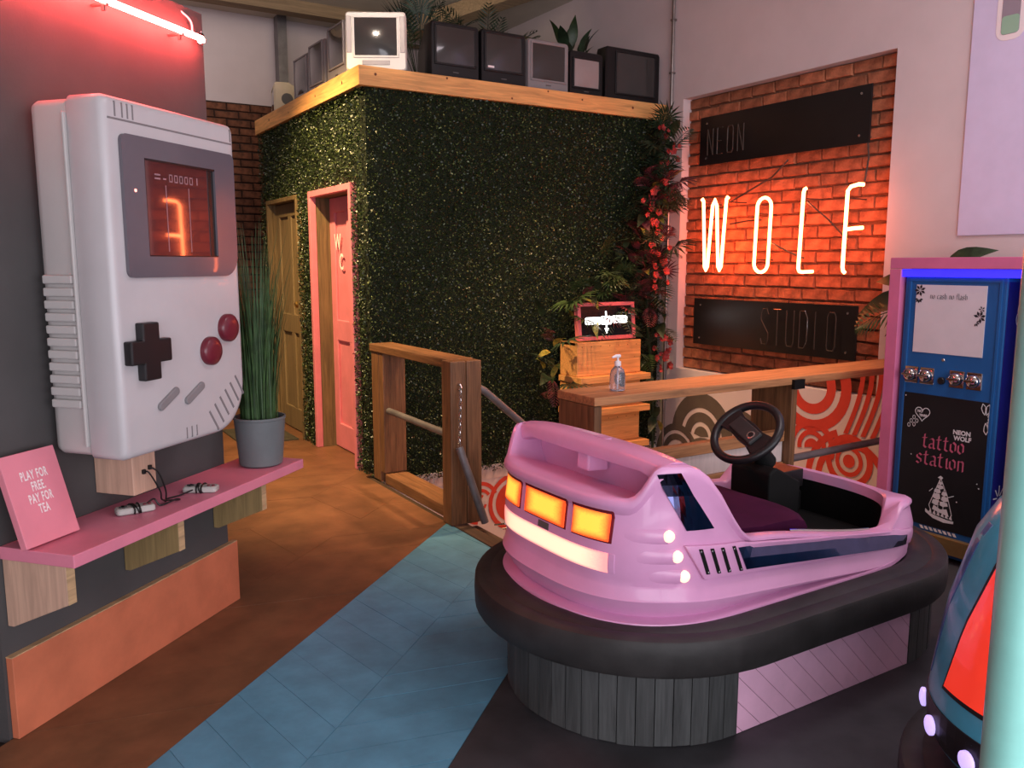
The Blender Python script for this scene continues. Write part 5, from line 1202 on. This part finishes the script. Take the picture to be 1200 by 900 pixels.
# near and far flanks: raised pod, mirror strips, vents, bulbs, ribs
for sg_ in (-1, 1):
    def flank(P00, P10, P01, P11, off):
        """bilinear patch in (x, z) laid on the flank"""
        def f(u, v):
            x = (P00[0] * (1 - u) + P10[0] * u) * (1 - v) + (P01[0] * (1 - u) + P11[0] * u) * v
            z = (P00[1] * (1 - u) + P10[1] * u) * (1 - v) + (P01[1] * (1 - u) + P11[1] * u) * v
            return hull.side(x, z, off, sg_)
        return f
    fl_ = lambda g: (g if sg_ < 0 else (lambda u, v: g(1 - u, v)))
    patch('side_pod', 'car_pink', car, fl_(flank((1.725, 0.532), (2.80, 0.520), (1.655, 0.640), (2.80, 0.575), 0.001)), 30, 5, 0.012, bevel=0.004, smooth=True)
    mr = patch('mirror_strip', 'mirror', car, fl_(flank((1.895, 0.545), (2.74, 0.525), (1.865, 0.615), (2.74, 0.562), 0.0128)), 26, 3, 0.003)
    patch('mirror_plate', 'mirror', car, fl_(flank((1.668, 0.682), (1.772, 0.682), (1.575, 0.852), (1.645, 0.856), 0.001)), 6, 6, 0.003)
    for k in range(4):
        x = 1.700 + 0.043 * k + (0.008 if k == 3 else 0)
        vt = patch('vent', 'car_black', car, fl_(flank((x + 0.028, 0.550 - 0.002 * k), (x + 0.041, 0.550 - 0.002 * k), (x, 0.628 - 0.002 * k), (x + 0.013, 0.628 - 0.002 * k), 0.0132)), 2, 5, 0.003)
        for (dx, z) in ((0.0345, 0.556 - 0.002 * k), (0.0065, 0.621 - 0.002 * k)):
            p = hull.side(x + dx, z, 0.0164, sg_); b = B(); b.disc(p, (0, sg_, 0), 0.0035, 0.002, 8); b.build('screw', 'screw', sub(vt, car))
    for k in range(3):
        x = 1.600 + 0.024 * k; z = 0.668 - 0.061 * k; p = hull.side(x + 0.012, z, -0.002, sg_); b = B(); b.disc(p, (-0.45, sg_, 0.05), 0.018, 0.012, 16, 0.003); b.build('side_bulb', 'lens_bulb', car, smooth=True)
        patch('rib', 'car_pink', car, fl_(lambda u, v, k=k: hull.side(1.50 + 0.110 * u + 0.022 * k, 0.640 - 0.061 * k + 0.053 * v, -0.008 + 0.016 * math.sin(PI * v) ** 0.7 * (u ** 0.6), sg_)), 9, 9, 0.002, smooth=True, angle=80)
# rolled lip along the cockpit rim
b = B(); b.tube([(2.16 + 0.03 * k, hull.cy - 0.385, rimz(2.16 + 0.03 * k, 0.385) + 0.004) for k in range(15)], 0.005, 8); b.build('rim_trim', 'chrome', car, smooth=True)
# seat, dashboard, steering wheel
def seat_prof():
    top = spline([(1.66, 0.862), (1.72, 0.84), (1.80, 0.73), (1.90, 0.655), (2.02, 0.632), (2.22, 0.638), (2.33, 0.636), (2.375, 0.610), (2.375, 0.570)], 4) if False else [Vector((x, 0, z)) for x, z in ((1.70, 0.80), (1.705, 0.84), (1.72, 0.845), (1.745, 0.815), (1.78, 0.752), (1.83, 0.700), (1.90, 0.658), (2.0, 0.618), (2.12, 0.606), (2.24, 0.606), (2.32, 0.602), (2.36, 0.588), (2.378, 0.565), (2.372, 0.540))]
    bot = [Vector((2.36, 0, 0.45)), Vector((1.70, 0, 0.45)), Vector((1.70, 0, 0.60))]
    return [(p.x, p.z) for p in top + bot]
sp = seat_prof(); b = B(); R_ = []
for i in range(13):
    u = -1 + 2 * i / 12; k = 1 - 0.10 * abs(u) ** 5
    R_.append([(1.70 + (x - 1.70) * (k if x > 1.9 else 1), CY + u * 0.338, 0.45 + (z - 0.45) * (1 - 0.05 * abs(u) ** 4 + 0.015 * (1 - u * u) - 0.02 * math.exp(-(u / 0.2) ** 2))) for x, z in sp])
b.loft(R_); b.build('seat', 'seat_purple', car, smooth=True, angle=50)
b = B(); b.prism([(2.62, 0.43), (2.80, 0.43), (2.80, 0.52), (2.74, 0.535), (2.64, 0.535)], CY + 0.08, CY + 0.32, 'y'); dsh = b.build('dashboard', 'car_black', car, bevel=0.012)
b = B(); b.box(2.66, 2.80, CY + 0.08, CY + 0.30, 0.536, 0.61); b.build('switch_plate', 'pad_black', sub(dsh, car), bevel=0.003)
b = B(); b.prism([(2.48, 0.43), (2.66, 0.43), (2.66, 0.60), (2.52, 0.67), (2.48, 0.65)], CY - 0.02, CY + 0.18, 'y'); b.build('column_block', 'car_black', sub(dsh, car), bevel=0.008)
# steering wheel
wc = Vector((2.425, CY + 0.055, 0.808)); wn = Vector((-0.70, -0.10, 0.70)).normalized(); wu = wn.orthogonal(); wu = (Vector((1, 0, 0)) - wn * wn.x).normalized(); wv = wn.cross(wu)
wa = math.radians(-16); wu, wv = wu * math.cos(wa) + wv * math.sin(wa), wv * math.cos(wa) - wu * math.sin(wa)
b = B(); b.tube([wc + (wu * math.cos(2 * PI * k / 40) + wv * math.sin(2 * PI * k / 40)) * 0.132 for k in range(40)], 0.0165, 10, closed=True); sw = b.build('steering_wheel', 'pad_black', car, smooth=True, angle=80)
ss = sub(sw, car)
for sgn in (-1, 1):
    b = B(); P = []
    for (a_, w_) in ((0.0, 0.045), (0.06, 0.040), (0.115, 0.052), (0.128, 0.055)):
        P.append([wc + wv * sgn * a_ + wu * w_ + wn * 0.008, wc + wv * sgn * a_ - wu * w_ + wn * 0.008, wc + wv * sgn * a_ - wu * w_ - wn * 0.010, wc + wv * sgn * a_ + wu * w_ - wn * 0.010])
    b.loft(P); b.build('spoke', 'pad_black', ss, bevel=0.003)
b = B(); P = [wc + wv * a_ + wu * c_ for a_, c_ in ((-0.075, -0.032), (0.075, -0.032), (0.075, 0.032), (-0.075, 0.032))]; b.loft([[p + wn * 0.008 for p in P], [wc + (p - wc) * 0.94 + wn * 0.022 for p in P]]); b.build('hub_pad', 'rubber', ss, bevel=0.004)
b = B(); b.disc(wc + wu * 0.0 - wv * 0.045 + wn * 0.021, wn, 0.017, 0.002, 18); b.build('hub_badge', 'screw', ss)
b = B(); b.disc(wc + wu * 0.0 - wv * 0.045 + wn * 0.0232, wn, 0.011, 0.001, 16); b.build('hub_badge_core', 'pad_black', ss)
b = B(); b.tube([wc - wn * 0.008, wc - wn * 0.20], [0.030, 0.042], 14); b.build('steering_column', 'car_black', car, smooth=True)

# ================================================================== second car, at the right edge
c2 = T('bumper_car', 'blue bumper car with a large red tail lens at the right edge', 'bumper car', (2.7, 0.71, 0))
Y2 = 0.71
lv2 = [(0.235, 1.86, 3.40, 0.46), (0.26, 1.82, 3.44, 0.50), (0.30, 1.80, 3.45, 0.515), (0.36, 1.795, 3.45, 0.52), (0.42, 1.81, 3.44, 0.515), (0.60, 1.85, 3.40, 0.50), (0.78, 1.91, 3.3, 0.46), (0.86, 1.96, 3.2, 0.42), (0.90, 2.02, 3.1, 0.36)]
h2 = Hull(Y2, 2.35, 2.6, (2.7, 2.7), (2.3, 2.3), lv2)
b = B(); rr = []
for d in lv2:
    ring = []
    for q in ANG:
        x, y = h2.pt(q, d[1:] + (2.7, 2.3)); z = d[0]
        if z > 0.5: z = 0.5 + (z - 0.5) * (1 - 0.75 * smooth(2.15, 2.6, x))
        ring.append((x, y, z))
    rr.append(ring)
rr.append([(Y[0] * 0.86 + 2.5 * 0.14, (Y[1] - Y2) * 0.80 + Y2, Y[2] + 0.012) for Y in rr[-1]]); rr.append([(Y[0] * 0.82 + 2.5 * 0.18, (Y[1] - Y2) * 0.76 + Y2, Y[2] - 0.05) for Y in rr[-2]])
b.loft(rr, True, True); b.build('body_shell', 'car_blue', c2, smooth=True, angle=40)
b = B(); TA2, TB2 = 2.32, 2.98
b.loft([stadium(TA2, TB2, 0.03 + r, Y2, z - 0.225, 32) for r, z in prof[1:]], False, False); b.build('bumper_tyre', 'rubber', c2, smooth=True, angle=40)
b = B(); b.loft([stadium(TA2, TB2, 0.42, Y2, 0.03), stadium(TA2, TB2, 0.42, Y2, 0.25)]); b.build('chassis', 'car_black', c2)
def h2p(q0, q1, z0, z1, off, q0t=None, q1t=None):
    def f(u, v):
        z = z0 + (z1 - z0) * v; a0 = q0 + ((q0t if q0t is not None else q0) - q0) * v; a1 = q1 + ((q1t if q1t is not None else q1) - q1) * v
        x, y = h2.pt(a0 + (a1 - a0) * u, h2.dims(z)); dx, dy = x - 2.4, y - Y2; L_ = math.hypot(dx, dy); return (x + dx / L_ * off, y + dy / L_ * off, z)
    return f
R = math.radians
fr2 = patch('lens_surround', 'pad_black', c2, lambda u, v: h2p(R(142), R(174), 0.425, 0.80, 0.004, R(150), R(174))(1 - u, v), 12, 9, 0.006, bevel=0.002)
patch('tail_lens', 'lens_red', sub(fr2, c2), lambda u, v: h2p(R(144.5), R(172), 0.44, 0.785, 0.010, R(152), R(172))(1 - u, v), 12, 9, 0.004, smooth=True)
fr3 = patch('lens_surround', 'pad_black', c2, lambda u, v: h2p(R(186), R(221), 0.425, 0.80, 0.004, R(186), R(213))(1 - u, v), 12, 9, 0.006, bevel=0.002)
patch('tail_lens', 'lens_red', sub(fr3, c2), lambda u, v: h2p(R(188), R(218.5), 0.44, 0.785, 0.010, R(188), R(211))(1 - u, v), 12, 9, 0.004, smooth=True)
bd = patch('light_band', 'pad_black', c2, lambda u, v: h2p(R(100), R(260), 0.275, 0.375, 0.003)(1 - u, v), 40, 4, 0.005)
for q in range(121, 250, 19):
    x, y, z = h2p(R(q), R(q), 0.32, 0.32, 0.007)(0, 0); d = Vector((x - 2.4, y - Y2, 0)).normalized(); b = B(); b.disc((x, y, z), d, 0.024, 0.010, 16, 0.003); b.build('band_bulb', 'lens_violet', sub(bd, c2), smooth=True)
patch('side_flash', 'car_navy', c2, lambda u, v: h2p(R(121), R(126), 0.41, 0.82, 0.002, R(130), R(135))(1 - u, v), 8, 9, 0.006, bevel=0.002, smooth=True)
b = B(); b.prism([(2.10, 0.86), (2.2, 0.95), (2.26, 0.93), (2.3, 0.70), (2.2, 0.70)], Y2 - 0.26, Y2 + 0.26, 'y'); b.build('seat_back', 'seat_purple', c2, bevel=0.02)
# turquoise post by the camera
tp = T('turquoise_post', 'round pale turquoise post close to the camera', 'post', (1.315, 0.633, 0))
b = B(); b.tube([(1.315, 0.633, 0.012), (1.315, 0.633, 2.9)], 0.034, 20); b.build('pole', 'turquoise_pole', tp, smooth=True)
b = B(); b.lathe([(0.08, 0), (0.08, 0.008), (0.04, 0.012)], (1.315, 0.633, 0.001), 20); b.build('base_plate', 'turquoise_pole', tp)
